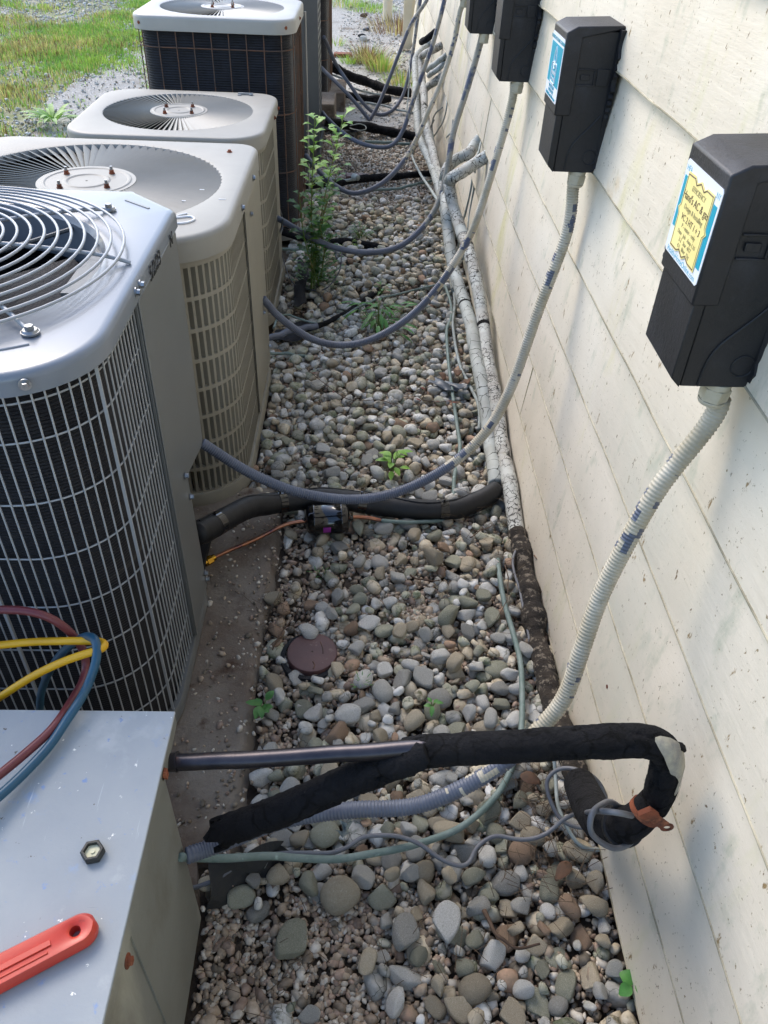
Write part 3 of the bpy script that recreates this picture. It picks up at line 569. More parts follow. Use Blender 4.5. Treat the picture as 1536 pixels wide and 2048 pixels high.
def near(d): # shrink outline towards the long axis
    out = []
    for p in O_:
        s = (p - p0) @ d_; t = (p - p0) @ n_; t2 = math.copysign(max(0, abs(t) - d), t); s2 = s + (d if s < .02 else 0) * max(0, 1 - s / .02); out.append(p0 + d_ * s2 + n_ * t2)
    return np.array(out)
zt = .5420
mb.rings([z3(near(.004), zt), z3(near(0), zt + .004), z3(near(0), zt + .013), z3(near(.0035), zt + .018)])
hole = [(hc[0] + .0062 * math.cos(a), hc[1] + .0062 * math.sin(a)) for a in angs]; hole1 = [(hc[0] + .0095 * math.cos(a), hc[1] + .0095 * math.sin(a)) for a in angs]
bm_pts = radial(near(.0035), hc, angs)
mb.rings([z3(bm_pts, zt + .018), z3(hole1, zt + .018), z3(hole, zt + .0155), z3(hole, zt)])
mb.build('handle', M_ORANGE, wr, sharp=40)
mb = MB(); c0 = p0 + d_ * .20; mb.obox((c0[0], c0[1], zt + .0185), (*(d_ * .15), 0), (*(n_ * .0035), 0), (0, 0, .0012)); mb.obox((*(c0 + n_ * .009), zt + .0182), (*(d_ * .145), 0), (*(n_ * .0014), 0), (0, 0, .001)); mb.build('handle_rib', M_ORANGE, wr, bevel=.0006)
# ---------------------------------------------------------------- black disconnect boxes on the wall
def ragged(z0, z1, y, amp, seed, n=40, side=-1):
    r = np.random.default_rng(seed); zs = np.linspace(z0, z1, n); return [(y + side * (amp * (.35 + .65 * r.random()) * (.5 + .5 * math.sin(5 * k / n + seed))), z) for k, z in enumerate(zs)]
BOXL = ['black electrical box nearest the camera with a handwritten yellow paper on its label', 'black electrical box with a teal and white bottle-shaped service sticker', 'third black electrical box from the camera, unlabelled with chipped edge',
        'fourth black electrical box from the camera, cut by the top edge of the photo', 'fifth black electrical box from the camera, only its bottom showing']
def dbox(k):
    y0 = .836 + .87 * k; dz = (0, .0, 0, -.006, .004)[k]; zb, zt = 1.012 + dz, 1.268 + dz; xf = .378
    root = thing('electrical_box', (.49, y0 + .06, zb), BOXL[k], 'electrical box', 'black electrical boxes along the siding')
    mb = MB(); mb.prism([(xf + .018, zb), (.478, zb), (.4885, zb + .014), (.4885, zt), (xf + .018, zt)], 1, y0 + .004, y0 + .118); mb.build('box_body', M_BOX, root, bevel=.002)
    mb = MB(); mb.prism([(xf + .004, zb + .012), (xf + .0175, zb - .001), (xf + .0175, zb + .112), (xf + .004, zb + .112)], 1, y0 + .002, y0 + .120); mb.build('lower_front', M_BOX, root, bevel=.0015)
    mb = MB(); mb.prism([(xf, zb + .108), (xf + .032, zb + .108), (xf + .032, zt - .012), (.487, zt + .004), (.487, zt + .010), (xf + .02, zt + .006), (xf, zt - .004)], 1, y0 - .001, y0 + .123); cov = mb.build('cover', M_BOX, root, bevel=.0025)
    for z in (zb + .118, zb + .128, zb + .16, zb + .205, zt - .035, zt - .02):
        mb = MB(); mb.box(xf + .002, xf + .010, y0 + .1235, y0 + .129, z - .003, z + (.003 if z < zb + .15 else .014)); mb.build('hinge_tab', M_BOX, cov, bevel=.001)
    mb = MB(); yy = y0 + .003; z = zb + .165
    mb.box(xf + .034, xf + .068, yy - .0022, yy, z + .024, z + .027); mb.box(xf + .034, xf + .068, yy - .0022, yy, z - .003, z); mb.box(xf + .066, xf + .069, yy - .0022, yy, z, z + .024); mb.box(xf + .04, xf + .058, yy - .003, yy, z + .007, z + .017)
    mb.box(xf + .072, xf + .096, yy - .002, yy + .001, z - .002, z + .028); mb.build('latch', M_BOX, root, bevel=.001)
    mb = MB(); P = [(xf + .088 + .014 * math.cos(t), y0 + .0035, zb + .030 + .014 * math.sin(t)) for t in np.linspace(0, 2 * math.pi, 33)]; mb.tube(P, .0011, 6, cap=False); mb.build('knockout', M_BOX, root)
    mb = MB(); mb.tube(spline([(xf + .04, y0 + .003, zb + .002), (xf + .044, y0 + .003, zb + .05), (xf + .075, y0 + .003, zb + .085), (xf + .095, y0 + .003, zb + .11)], .01), .0016, 6); mb.build('mould_line', M_BOX, root)
    # rough black bead where the box meets the boards
    L = ragged(zb + .01, zt + .004, y0 + .004, .026, 3 + k * 7); pts = [(.0, .0)] ; mb = MB()
    front = [(y0 + .006, z) for _, z in L]; zz = [z for _, z in L]
    for x in (.4795, .4835): pass
    V = []; F = []; n = len(L)
    for i in range(n):
        V += [(.4775, y0 + .006, zz[i]), (.4785, L[i][0], zz[i]), (.4875, L[i][0], zz[i]), (.4875, y0 + .006, zz[i])]
    for i in range(n - 1):
        for j in range(4): F.append((4 * i + j, 4 * i + (j + 1) % 4, 4 * i + 4 + (j + 1) % 4, 4 * i + 4 + j))
    F += [(0, 1, 2, 3), (4 * n - 1, 4 * n - 2, 4 * n - 3, 4 * n - 4)]; mb.add(V, F); mb.build('sealant_bead', M_BOX, root, sharp=25)
    mb = MB(); cx = .452; yc = y0 + .021
    mb.cyl((cx, yc, zb), (-.05, 0, -1), .0175, .008, 20); mb.cyl((cx, yc, zb - .008), (-.05, 0, -1), .0195, .018, 6, .0185); mb.cyl((cx - .001, yc, zb - .026), (-.05, 0, -1), .0182, .006, 20, .016); mb.build('conduit_fitting', M_FITTING, root, bevel=.001)
    if k == 0:
        s = mk_label(root, xf - .0004, y0 + .061, zb + .183, .118, .106)
        x = xf - .0010; yc_, zc_ = y0 + .061, zb + .183
        def P2(a, b): return (yc_ - a, zc_ + b)     # a = right, b = up as read
        for a0, a1 in ((-.055, -.044), (.044, .055)): mb = MB(); mb.box(x - .0003, x + .0002, yc_ - a1, yc_ - a0, zc_ - .022, zc_ + .036) if a0 < 0 else mb.box(x - .0003, x + .0002, yc_ - a1, yc_ - a0, zc_ - .036, zc_ + .034); mb.build('teal_band', M_TEAL, s)
        out = [(-.042, .040), (-.02, .041), (-.012, .036), (.0, .041), (.012, .036), (.020, .040), (.040, .040), (.040, .006), (.046, .001), (.040, -.004), (.040, -.041), (.022, -.041), (.010, -.037), (0, -.042), (-.012, -.037), (-.022, -.041), (-.042, -.041), (-.042, -.004), (-.047, .001), (-.042, .006)]
        mb = MB(); mb.prism([P2(a * 1.06, b * 1.06) for a, b in out][::-1], 0, x - .0010, x - .0004); pp = mb.build('paper_note', M_PAPER, s)
        mb = MB()
        for i in range(len(out)):
            a, b = out[i], out[(i + 1) % len(out)]; tk = .0007 if abs(a[1] - b[1]) < .01 and abs(a[1]) > .03 else .0003; q0, q1 = P2(*a), P2(*b); mb.tube([(x - .0011, *q0), (x - .0011, *q1)], tk, 5)
        mb.build('printed_border', M_INK, pp)
        for t, b, sz, mm, a in (('EFFICIENCY', .030, .0085, M_GREYINK, 0), ("Hand's AC & gas", .0185, .0125, M_INK, -.001), ('Design & Installing', .0075, .0085, M_GREYINK, 0), ('VC 2 HT 1 + 3', -.004, .0105, M_INK, 0), ('P - water - only', -.0125, .0075, M_GREYINK, 0), ('Date   Job   Amp 1.16', -.0205, .007, M_GREYINK, 0), ('3-2   Star  4/17', -.0275, .007, M_GREYINK, 0), ('4-1   filter  12g', -.0345, .007, M_GREYINK, 0)):
            text_mesh('handwriting', t, mm, (x - .0012, *P2(a, b)), (0, -1, 0), (0, 0, 1), sz, pp, shear=.12, thick=.0001)
        text_mesh('website_lettering', 'HealthyHomeOnline.com', M_TEAL, (x, *P2(0, -.0485)), (0, -1, 0), (0, 0, 1), .0098, s, thick=.0001)
        text_mesh('corner_lettering', 'HEA', M_TEAL, (x, *P2(-.047, .044)), (0, -1, 0), (0, 0, 1), .009, s, thick=.0001); text_mesh('corner_lettering', 'NY', M_TEAL, (x, *P2(.050, .0435)), (0, -1, 0), (0, 0, 1), .009, s, thick=.0001)
    if k == 1:
        s = mk_label(root, xf - .0004, y0 + .061, zb + .183, .118, .112); x = xf - .0010; yc_, zc_ = y0 + .061, zb + .183
        mb = MB(); mb.box(x - .0003, x + .0002, yc_ - .054, yc_ + .054, zc_ - .030, zc_ + .040); mb.build('teal_panel', M_TEAL, s)
        mb = MB()
        def ln(pts, r=.0012, cl=False): mb.tube(spline([(x - .0006, yc_ - a, zc_ + b) for a, b in pts], .0015), r, 5)
        ln([(-.001, .036), (-.007, .026), (-.011, .016), (-.007, .007), (0, .004), (.007, .007), (.011, .016), (.007, .026), (.001, .036)]); ln([(-.006, .011), (0, .008), (.006, .011)], .0008)
        ln([(-.008, .008), (-.020, .006), (-.022, -.004), (-.022, -.022), (-.018, -.027), (0, -.0275), (.018, -.027), (.022, -.022), (.022, -.004), (.020, .006), (.008, .008)])
        ln([(-.012, .005), (-.006, -.001), (0, -.0025), (.006, -.001), (.012, .005)]); mb.cyl((x - .0006, yc_, zc_ + .021), (-1, 0, 0), .0012, .0004, 8); mb.build('bottle_outline', M_LABELW, s)
        for t, b, sz, mm in (('Healthy', -.0095, .0125, M_LABELW), ('Home', -.020, .0125, M_LABELW), ('HEATING & COOLING COMPANY', .047, .0088, M_SILVERINK), ('910-235-1500', -.0352, .0088, M_TEAL), ('910-579-4401', -.0428, .0088, M_TEAL), ('HealthyHomeOnline.com', -.0505, .0092, M_TEAL)):
            text_mesh('sticker_lettering', t, mm, (x - .0006, yc_, zc_ + b), (0, -1, 0), (0, 0, 1), sz, s, thick=.0002)
    return root
def mk_label(root, x, yc, zc, w_, h_):
    mb = MB(); mb.prism([(yc + a, zc + b) for a, b in ((-w_ / 2 + .003, -h_ / 2), (w_ / 2 - .003, -h_ / 2), (w_ / 2, -h_ / 2 + .003), (w_ / 2, h_ / 2 - .003), (w_ / 2 - .003, h_ / 2), (-w_ / 2 + .003, h_ / 2), (-w_ / 2, h_ / 2 - .003), (-w_ / 2, -h_ / 2 + .003))], 0, x - .0006, x + .0002); return mb.build('sticker', M_LABELW, root)
for k in range(5): dbox(k)

# ---------------------------------------------------------------- flexible conduits
def flex(name, P, r, mats, label, cat, group=None, pitch=.0056, split=None, amp=.0008, n=12):
    """ribbed conduit; split = fraction where the paint ends (painted part first)"""
    C = spline(P, pitch / 4); C = wob(C, .002, 7, int(abs(P[0][1]) * 100)); k = len(C); rad = r + amp * np.cos(np.arange(k) * math.pi / 2)
    mb = MB()
    if split is None: mb.tube(C, rad, n); o = mb.build(name, mats[0], sharp=None); return tag(o, label, cat, group)
    mb.tube(C, rad, n); fr = k - 1
    rg = np.random.default_rng(int(r * 1e5) + k); jit = (rg.random(n) - .5) * .05
    mi = []; ph = 0
    for i in range(fr):
        for j in range(n):
            u = i / fr; g = i / 9.0; g0 = int(g); f = g - g0; h = (1 - f) * HN[g0 % 997, j // 2] + f * HN[(g0 + 1) % 997, j // 2]; l = (1 - f) * HN[(g0 // 5) % 997, 7] + f * HN[(g0 // 5) % 997, 7]; v = u - split + (h - .5) * .16 + (l - .5) * .12; mi.append(0 if v < 0 and not (h > .80 and l > .62) else 1)
    mb.mi = mi + [0, 1]; return tag(mb.build(name, mats, sharp=None), label, cat, group)
HN = np.random.default_rng(77).random((997, 9))
CG = 'flexible conduits sagging from the boxes to the units'
flex('conduit', [(0.462, 0.857, 0.985), (0.463, 0.857, 0.970), (0.457, 0.855, 0.947), (0.446, 0.850, 0.926), (0.428, 0.845, 0.888), (0.408, 0.835, 0.844), (0.385, 0.820, 0.764), (0.361, 0.800, 0.672), (0.344, 0.770, 0.594), (0.327, 0.740, 0.511), (0.293, 0.720, 0.458), (0.233, 0.690, 0.406), (0.116, 0.660, 0.348), (-0.003, 0.650, 0.346), (-0.114, 0.640, 0.326), (-0.217, 0.620, 0.286), (-0.259, 0.600, 0.290)], .0129, [M_CONDP, M_CONDG], 'nearest flexible conduit, cream-painted above and grey below, running under the black insulation', 'conduit', CG, split=.56, n=16)
flex('conduit', [(0.445, 1.727, 1.012), (0.447, 1.727, 0.987), (0.450, 1.720, 0.877), (0.409, 1.690, 0.711), (0.368, 1.660, 0.514), (0.316, 1.630, 0.400), (0.221, 1.600, 0.310), (0.108, 1.580, 0.250), (-0.020, 1.570, 0.233), (-0.147, 1.560, 0.259), (-0.268, 1.550, 0.327), (-0.376, 1.550, 0.413)], .0128, [M_CONDP, M_CONDG], 'conduit from the stickered second box sweeping down to the new grey condenser', 'conduit', CG, split=.5, n=14)
flex('conduit', [(0.441, 2.597, 1.006), (0.442, 2.595, 0.961), (0.419, 2.580, 0.837), (0.377, 2.560, 0.644), (0.338, 2.550, 0.532), (0.248, 2.520, 0.386), (0.151, 2.500, 0.283), (0.032, 2.480, 0.214), (-0.073, 2.470, 0.197), (-0.177, 2.470, 0.222), (-0.275, 2.460, 0.299), (-0.328, 2.455, 0.368)], .0125, [M_CONDP, M_CONDG], 'conduit sweeping from the third box to the large beige condenser', 'conduit', CG, split=.45)
flex('conduit', [(0.446, 3.500, 1.012), (0.443, 3.490, 0.977), (0.409, 3.480, 0.827), (0.365, 3.460, 0.662), (0.349, 3.420, 0.553), (0.329, 3.380, 0.442), (0.298, 3.340, 0.374), (0.239, 3.300, 0.304), (0.152, 3.260, 0.246), (0.035, 3.220, 0.234), (-0.103, 3.220, 0.249), (-0.228, 3.260, 0.285), (-0.365, 3.345, 0.322)], .0125, [M_CONDM, M_CONDG], 'dull conduit from the fourth box passing behind the cracked pipes to the smaller beige condenser', 'conduit', CG, split=.5)
flex('conduit', [(0.475, 4.370, 1.006), (0.442, 4.360, 0.970), (0.421, 4.340, 0.847), (0.375, 4.300, 0.692), (0.319, 4.270, 0.566), (0.261, 4.240, 0.428), (0.192, 4.200, 0.322), (0.088, 4.150, 0.228), (-0.037, 4.150, 0.177), (-0.139, 4.200, 0.190), (-0.237, 4.300, 0.237), (-0.310, 4.368, 0.296)], .0125, [M_CONDP, M_CONDG], 'pale-painted conduit falling across the wall pipes towards the tall dark condenser', 'conduit', CG, split=.5)
flex('conduit', [(0.437, 5.200, 0.983), (0.432, 5.200, 0.912), (0.389, 5.180, 0.732), (0.325, 5.140, 0.538), (0.284, 5.100, 0.416), (0.231, 5.050, 0.268), (0.164, 5.000, 0.195), (0.068, 5.000, 0.183), (-0.049, 5.050, 0.197), (-0.153, 5.200, 0.218), (-0.242, 5.500, 0.207), (-0.287, 5.750, 0.188)], .0125, [M_CONDM, M_CONDG], 'dark weathered conduit looping to the foot of the slate-grey condenser', 'conduit', CG, split=.35)
C7 = [(0.407, 6.100, 0.876), (0.389, 6.100, 0.806), (0.295, 6.050, 0.681), (0.216, 6.000, 0.509), (0.157, 5.950, 0.358), (0.093, 5.900, 0.219), (0.050, 5.880, 0.147)]
flex('conduit', C7 + [(0.037, 5.880, 0.128), (0.020, 5.880, 0.134), (-0.061, 5.920, 0.210), (-0.177, 6.000, 0.298), (-0.283, 6.100, 0.367), (-0.318, 6.120, 0.393)], .0125, [M_CONDM, M_CONDG], 'kinked V-shaped conduit whose bend points at the ground beyond the weeds', 'conduit', CG, split=.2)
flex('conduit', [(0.415, 7.000, 0.766), (0.398, 7.000, 0.680), (0.362, 6.900, 0.395), (0.329, 6.800, 0.224), (0.282, 6.700, 0.097), (0.206, 6.600, 0.025), (0.106, 6.550, 0.005), (0.005, 6.500, 0.072), (-0.133, 6.550, 0.223), (-0.231, 6.600, 0.339), (-0.270, 5.732, 0.626)], .0125, [M_CONDM, M_CONDG], 'farthest conduit hanging in front of the downspout and rising to the farthest condenser', 'conduit', CG, split=.15)
# ---------------------------------------------------------------- pipes along the wall base
def pipe(name, P, r, mat, label, cat, group=None, wv=.002, step=.008, n=16, taper=None, rough=.0, seed=1, sharp=None):
    C = wob(spline(P, step), wv, 8, seed); k = len(C); rg = np.random.default_rng(seed); u = np.linspace(0, 1, k)
    rad = r * (1 + rough * np.convolve(rg.normal(size=k + 8), np.ones(9) / 9, 'valid')[:k] * 2)
    if taper: rad = rad * np.interp(u, taper[0], taper[1])
    mb = MB(); mb.tube(C, rad, n); return tag(mb.build(name, mat, sharp=sharp), label, cat, group), C, rad
def band(parent, C, rad, idx, mat, name='cable_tie', w_=2, grow=1.05, tail=True):
    mb = MB(); seg = C[max(0, idx - w_):idx + w_ + 1]; mb.tube(spline(seg, .002), rad[idx] * grow, 20)
    if tail: t = C[idx]; mb.box(t[0] - .003, t[0] + .003, t[1] - .002, t[1] + .002, t[2] + rad[idx], t[2] + rad[idx] + .009)
    return mb.build(name, mat, parent)
PG = 'painted insulated pipes along the foot of the wall'
P2 = [(0.495, 3.316, 0.609), (0.470, 3.310, 0.593), (0.440, 3.297, 0.579), (0.390, 3.240, 0.563), (0.355, 3.232, 0.547), (0.345, 3.289, 0.508), (0.345, 3.266, 0.488), (0.355, 3.247, 0.451), (0.370, 3.211, 0.412), (0.390, 3.120, 0.374), (0.410, 2.966, 0.348), (0.435, 2.775, 0.274), (0.448, 2.667, 0.222), (0.453, 2.522, 0.179), (0.454, 2.366, 0.150), (0.454, 2.248, 0.144), (0.454, 2.039, 0.091), (0.454, 1.949, 0.084), (0.454, 1.839, 0.076), (0.453, 1.702, 0.050), (0.453, 1.636, 0.044)]
o, C, rad = pipe('insulated_pipe', P2, .0235, M_WHITEPIPE, 'front pipe with heavily cracked white paint, from the wall elbow to beside the black insulation', 'insulated pipe', PG, .003, .006, 18, None, .06, 2)
for a, l in ((.10, .03), (.235, .035)):
    i = int(a * len(C)); mb = MB(); mb.tube(C[i:i + int(l * len(C))], rad[i] * 1.07, 18); mb.build('tape_wrap', M_WHITEPIPE2, o)
for a in (.30, .50, .66): 
    i = int(a * len(C)); mb = MB(); mb.tube(C[i:i + 4], rad[i] * 1.012, 18); mb.build('foam_gap', M_FOAM, o)
o, C, rad = pipe('insulated_pipe', [(0.495, 3.602, 0.598), (0.470, 3.582, 0.572), (0.440, 3.507, 0.561), (0.400, 3.512, 0.541), (0.365, 3.484, 0.525), (0.345, 3.448, 0.505), (0.340, 3.464, 0.453), (0.340, 3.339, 0.420), (0.343, 3.244, 0.400), (0.352, 3.186, 0.341), (0.368, 3.022, 0.265), (0.378, 2.899, 0.238), (0.386, 2.814, 0.217), (0.400, 2.627, 0.200), (0.410, 2.474, 0.165), (0.416, 2.312, 0.142), (0.420, 2.187, 0.104), (0.425, 2.066, 0.067), (0.421, 1.928, 0.070), (0.418, 1.871, 0.060)], .0235, M_WHITEPIPE2, 'second pale-painted pipe beside the cracked one, running into the new black insulation', 'insulated pipe', PG, .003, .006, 18, None, .05, 4)
for a, l in ((.05, .03), (.12, .025)):
    i = int(a * len(C)); mb = MB(); mb.tube(C[i:i + int(l * len(C))], rad[i] * 1.06, 18); mb.build('tape_wrap', M_WHITEPIPE, o)
for a in (.535,): i = int(a * len(C)); mb = MB(); mb.tube(C[i:i + 3], rad[i] * 1.02, 18); mb.build('foam_gap', M_FOAM, o)
pipe('insulated_pipe', [(0.490, 6.803, 0.464), (0.450, 6.795, 0.435), (0.400, 6.679, 0.416), (0.370, 6.574, 0.400), (0.355, 6.441, 0.368), (0.345, 5.911, 0.315), (0.340, 5.560, 0.242), (0.345, 5.241, 0.175), (0.355, 4.743, 0.217), (0.370, 4.283, 0.239), (0.380, 4.037, 0.233), (0.390, 3.781, 0.219), (0.400, 3.611, 0.174), (0.415, 3.492, 0.080), (0.416, 3.264, 0.060)], .023, M_WHITEPIPE2, 'long pale pipe entering the wall near the downspout, farthest left of the wall pipes', 'insulated pipe', PG, .004, .008, 14, None, .06, 6)
pipe('insulated_pipe', [(0.490, 5.836, 0.594), (0.450, 5.802, 0.579), (0.410, 5.769, 0.566), (0.385, 5.960, 0.513), (0.375, 6.043, 0.475), (0.370, 5.861, 0.412), (0.365, 5.388, 0.362), (0.370, 5.075, 0.266), (0.380, 4.604, 0.266), (0.395, 4.299, 0.238), (0.405, 4.027, 0.227)], .023, M_WHITEPIPE, 'pale pipe with a stubby wall elbow just below the farthest one', 'insulated pipe', PG, .004, .008, 14, None, .06, 8)
pipe('insulated_pipe', [(0.490, 5.390, 0.510), (0.460, 5.446, 0.474), (0.430, 5.515, 0.434), (0.400, 5.648, 0.384), (0.385, 5.782, 0.327), (0.380, 5.808, 0.273), (0.385, 5.599, 0.187), (0.390, 5.194, 0.166), (0.400, 4.804, 0.166), (0.410, 4.354, 0.165)], .023, M_WHITEPIPE, 'cracked pale pipe leaving the wall with a bend half way along the siding', 'insulated pipe', PG, .004, .008, 14, None, .06, 9)
for p, r, l in (([(0.492, 5.409, 0.609), (0.455, 5.483, 0.566), (0.420, 5.562, 0.521), (0.400, 5.702, 0.472)], .020, 'short grey pipe stub poking from the wall above two others'), ([(0.492, 5.446, 0.571), (0.455, 5.448, 0.536), (0.420, 5.449, 0.511), (0.400, 5.579, 0.463)], .016, 'thin grey pipe stub just under the short grey one'), ([(0.490, 6.428, 0.587), (0.450, 6.431, 0.554), (0.420, 6.439, 0.531), (0.400, 6.562, 0.495)], .022, 'black-wrapped pipe stub highest on the far wall')):
    pipe('pipe_stub', p, r, M_FOAM if 'black' in l else M_WHITEPIPE2, l, 'pipe', 'short pipe stubs at the far wall', .002, .008, 12)
o, C, rad = pipe('insulated_pipe', [(0.452, 1.656, 0.052), (0.452, 1.578, 0.049), (0.452, 1.498, 0.042), (0.452, 1.386, 0.048), (0.450, 1.267, 0.042), (0.452, 1.172, 0.049), (0.450, 1.082, 0.056), (0.448, 0.975, 0.074), (0.445, 0.863, 0.111), (0.486, 0.837, 0.030)], .026, M_DIRTPIPE, 'dirt-crusted black pipe half buried between the stones and the siding', 'insulated pipe', PG, .004, .006, 18, None, .16, 12)
# new black insulated suction line with cable ties, of the new condenser
o, C, rad = pipe('insulated_pipe', [(-0.395, 1.444, 0.215), (-0.384, 1.467, 0.205), (-0.353, 1.526, 0.185), (-0.298, 1.630, 0.150), (-0.244, 1.680, 0.125), (-0.189, 1.709, 0.110), (-0.115, 1.728, 0.100), (-0.024, 1.734, 0.090), (0.074, 1.737, 0.075), (0.174, 1.738, 0.065), (0.274, 1.747, 0.060), (0.337, 1.777, 0.060), (0.384, 1.809, 0.062), (0.416, 1.840, 0.065)], .0305, M_FOAMNEW, 'smooth new black foam pipe with cable ties, from the grey condenser to the wall', 'insulated pipe', None, .002, .006, 24, ([0, .02, .9, .97, 1], [.97, 1, 1, .93, .8]), .03, 14)
tag(o, cat='insulated pipe')
for a in (.085, .33, .565, .80): band(o, C, rad, int(a * len(C)), M_GLOSSBLK)
k = len(C); sel = np.linspace(.02, .92, 60); W = []
for j, s in enumerate(sel):
    i = int(s * (k - 1)); a = 1.9 + .5 * math.sin(j * .23); W.append(C[i] + np.array([0, -math.cos(a) * rad[i] * 1.03, math.sin(a) * rad[i] * 1.03]))
mb = MB(); mb.tube(spline(W, .006), .0022, 6); mb.build('control_wire', M_FOAMNEW, o)
# liquid line with filter drier
fd = thing('filter_drier', (-.084, 1.668, .07), 'glossy black filter canister with a magenta tag, lying below the new black foam pipe', 'filter')
a = np.array([(-0.143, 1.655, 0.085)][0]); b = np.array([(-0.024, 1.669, 0.085)][0]); ax = (b - a) / np.linalg.norm(b - a); Ld = np.linalg.norm(b - a); pr = [(-.012, .006), (-.004, .008), (0, .024), (.004, .036), (.010, .0415), (.018, .043), (.020, .0445), (.024, .0445), (.026, .043), (Ld - .026, .043), (Ld - .024, .0445), (Ld - .020, .0445), (Ld - .018, .043), (Ld - .010, .0415), (Ld - .004, .036), (Ld, .024), (Ld + .004, .008), (Ld + .012, .006)]
cdn = a * 1.0; mb = MB(); up = np.cross(ax, [0, 1, 0]); up /= np.linalg.norm(up); sd_ = np.cross(ax, up)
mb.rings([[cdn + ax * s + r * (math.cos(t) * up + math.sin(t) * sd_) for t in np.linspace(0, 2 * math.pi, 40, endpoint=False)] for s, r in pr], cap0=True, cap1=True); mb.build('canister', M_GLOSSBLK, fd, sharp=50)
mb = MB(); rgs = []
for s in (.032, .052): rgs.append([cdn + ax * s + .0434 * (math.cos(t) * up + math.sin(t) * sd_) for t in np.linspace(0, 1, 8)])
def ringpt(s, t, r=.0436): return cdn + ax * s + r * (math.cos(t) * up + math.sin(t) * sd_)
tt = [t for t in np.linspace(0, 2 * math.pi, 72) if ringpt(.05, t)[1] < a[1] - .0 and ringpt(.05, t)[2] < a[2] + .008 and ringpt(.05, t)[2] > a[2] - .016]
mb.rings([[ringpt(s, t) for t in tt] for s in (.045, .066)], close=False); mb.build('tag', M_MAGENTA, fd)
lq = thing('copper_line', (-.25, 1.6, .05), 'bright copper tube with a brass nut, feeding the black filter canister', 'copper pipe')
A0 = [(-0.392, 1.533, 0.045), (-0.378, 1.546, 0.046), (-0.267, 1.606, 0.062), (-0.213, 1.633, 0.078), (-0.180, 1.644, 0.084), (-0.142, 1.653, 0.085)]; mb = MB(); mb.tube(wob(spline(A0, .01), .0008, 5), .0055, 12); mb.build('tube', M_COPPER, lq)
nd = np.array(A0[1]) - np.array(A0[0]); mb = MB(); mb.cyl(np.array(A0[0]) - nd * .6, nd, .0125, .016, 6); mb.cyl(np.array(A0[0]) + nd * .3, nd, .009, .008, 16); mb.cyl(np.array(A0[0]) - nd * 1.0, nd, .0105, .006, 20); mb.build('flare_nut', M_BRASS, lq)
pipe('copper_line', [(-0.024, 1.669, 0.085), (-0.000, 1.678, 0.083), (0.035, 1.679, 0.078), (0.070, 1.678, 0.070)], .0055, M_COPPER, 'short scorched copper tube right of the black filter canister', 'copper pipe', None, .0005)
pipe('copper_line', [(0.066, 1.677, 0.071), (0.120, 1.683, 0.062), (0.193, 1.699, 0.050), (0.258, 1.721, 0.040)], .0055, M_VERD, 'green-tarnished tube under the new black foam pipe', 'copper pipe', None, .0006)
# ---------------------------------------------------------------- bottom: bare suction pipe, torn insulation, wall elbow
pipe('suction_pipe', [(-0.277, 0.632, 0.499), (-0.258, 0.632, 0.500), (-0.075, 0.625, 0.529), (0.105, 0.615, 0.570)], .0122, M_DKCOPPER, 'bare dark copper pipe leaving the old faded unit towards the torn insulation', 'pipe', None, .0004, .01, 20)
mb = MB(); e = np.array([(-0.274, 0.632, 0.499), (-0.252, 0.632, 0.502)]); mb.tube([e[0], e[1]], .0136, 20); mb.tube([e[1], e[1] + (e[1] - e[0]) * .12], .0148, 20); tag(mb.build('pipe_coupling', M_DKCOPPER, sharp=40), 'rust-brown coupling where the bare pipe meets the old faded unit', 'pipe fitting')
ins = thing('pipe_insulation', [(0.274, 0.620, 0.558)][0], 'crumbling black foam insulation wrapping the pipe up to its elbow at the wall', 'insulation')
PI_ = [(0.065, 0.617, 0.545), (0.099, 0.616, 0.558), (0.166, 0.612, 0.572), (0.266, 0.608, 0.589), (0.344, 0.605, 0.604), (0.387, 0.603, 0.609), (0.410, 0.600, 0.602), (0.425, 0.598, 0.579), (0.430, 0.592, 0.549), (0.432, 0.585, 0.503), (0.427, 0.580, 0.482)]
C = wob(spline(PI_, .005), .0008, 9, 3); k = len(C); rg = np.random.default_rng(5); u = np.linspace(0, 1, k); rad = .0228 * (1 + .05 * np.convolve(rg.normal(size=k + 4), np.ones(5) / 5, 'valid')) * np.interp(u, [0, .02, .9, 1], [.75, 1, 1, .93]); mb = MB(); mb.tube(C, rad, 40, disp=crackdisp(k, 40, 4, .13)); mb.build('foam_tube', M_FOAM, ins, sharp=None)
def patch(parent, C, rad, pts, name, mat, lift=1.06):
    """ragged patch hugging a tube: rows of (index fraction, centre angle, half width) ; angle 0 = towards -y, 90deg = up"""
    mb = MB(); R = []
    for f, a0, hw in pts:
        i = int(f * (len(C) - 1)); i0, i1 = max(0, i - 3), min(len(C) - 1, i + 3); T = C[i1] - C[i0]; T /= np.linalg.norm(T)
        v0 = np.array([0, -1., 0]); v0 -= T * (v0 @ T); v0 /= np.linalg.norm(v0); v1 = np.cross(v0, T)
        R.append([C[i] + rad[i] * lift * (math.cos(a0 + t) * v0 + math.sin(a0 + t) * v1) for t in np.linspace(-hw, hw, 7)])
    mb.rings(R, close=False); return mb.build(name, mat, parent)
patch(ins, C, rad, [(.70, 1.1, .10), (.715, 1.0, .35), (.735, .85, .6), (.755, .75, .75), (.775, .75, .85), (.79, .65, .75), (.80, .7, .8), (.815, .65, .7), (.83, .7, .5), (.845, .75, .3), (.86, .7, .18), (.88, .62, .15), (.90, .55, .17), (.912, .5, .05)], 'paint_patch', M_PAINTCHIP)
patch(ins, C, rad, [(.86, 1.0, .03), (.875, .98, .10), (.90, .95, .13), (.93, .92, .14), (.955, .9, .11), (.975, .88, .07), (.985, .88, .02)], 'paint_patch', M_PAINTCHIP)
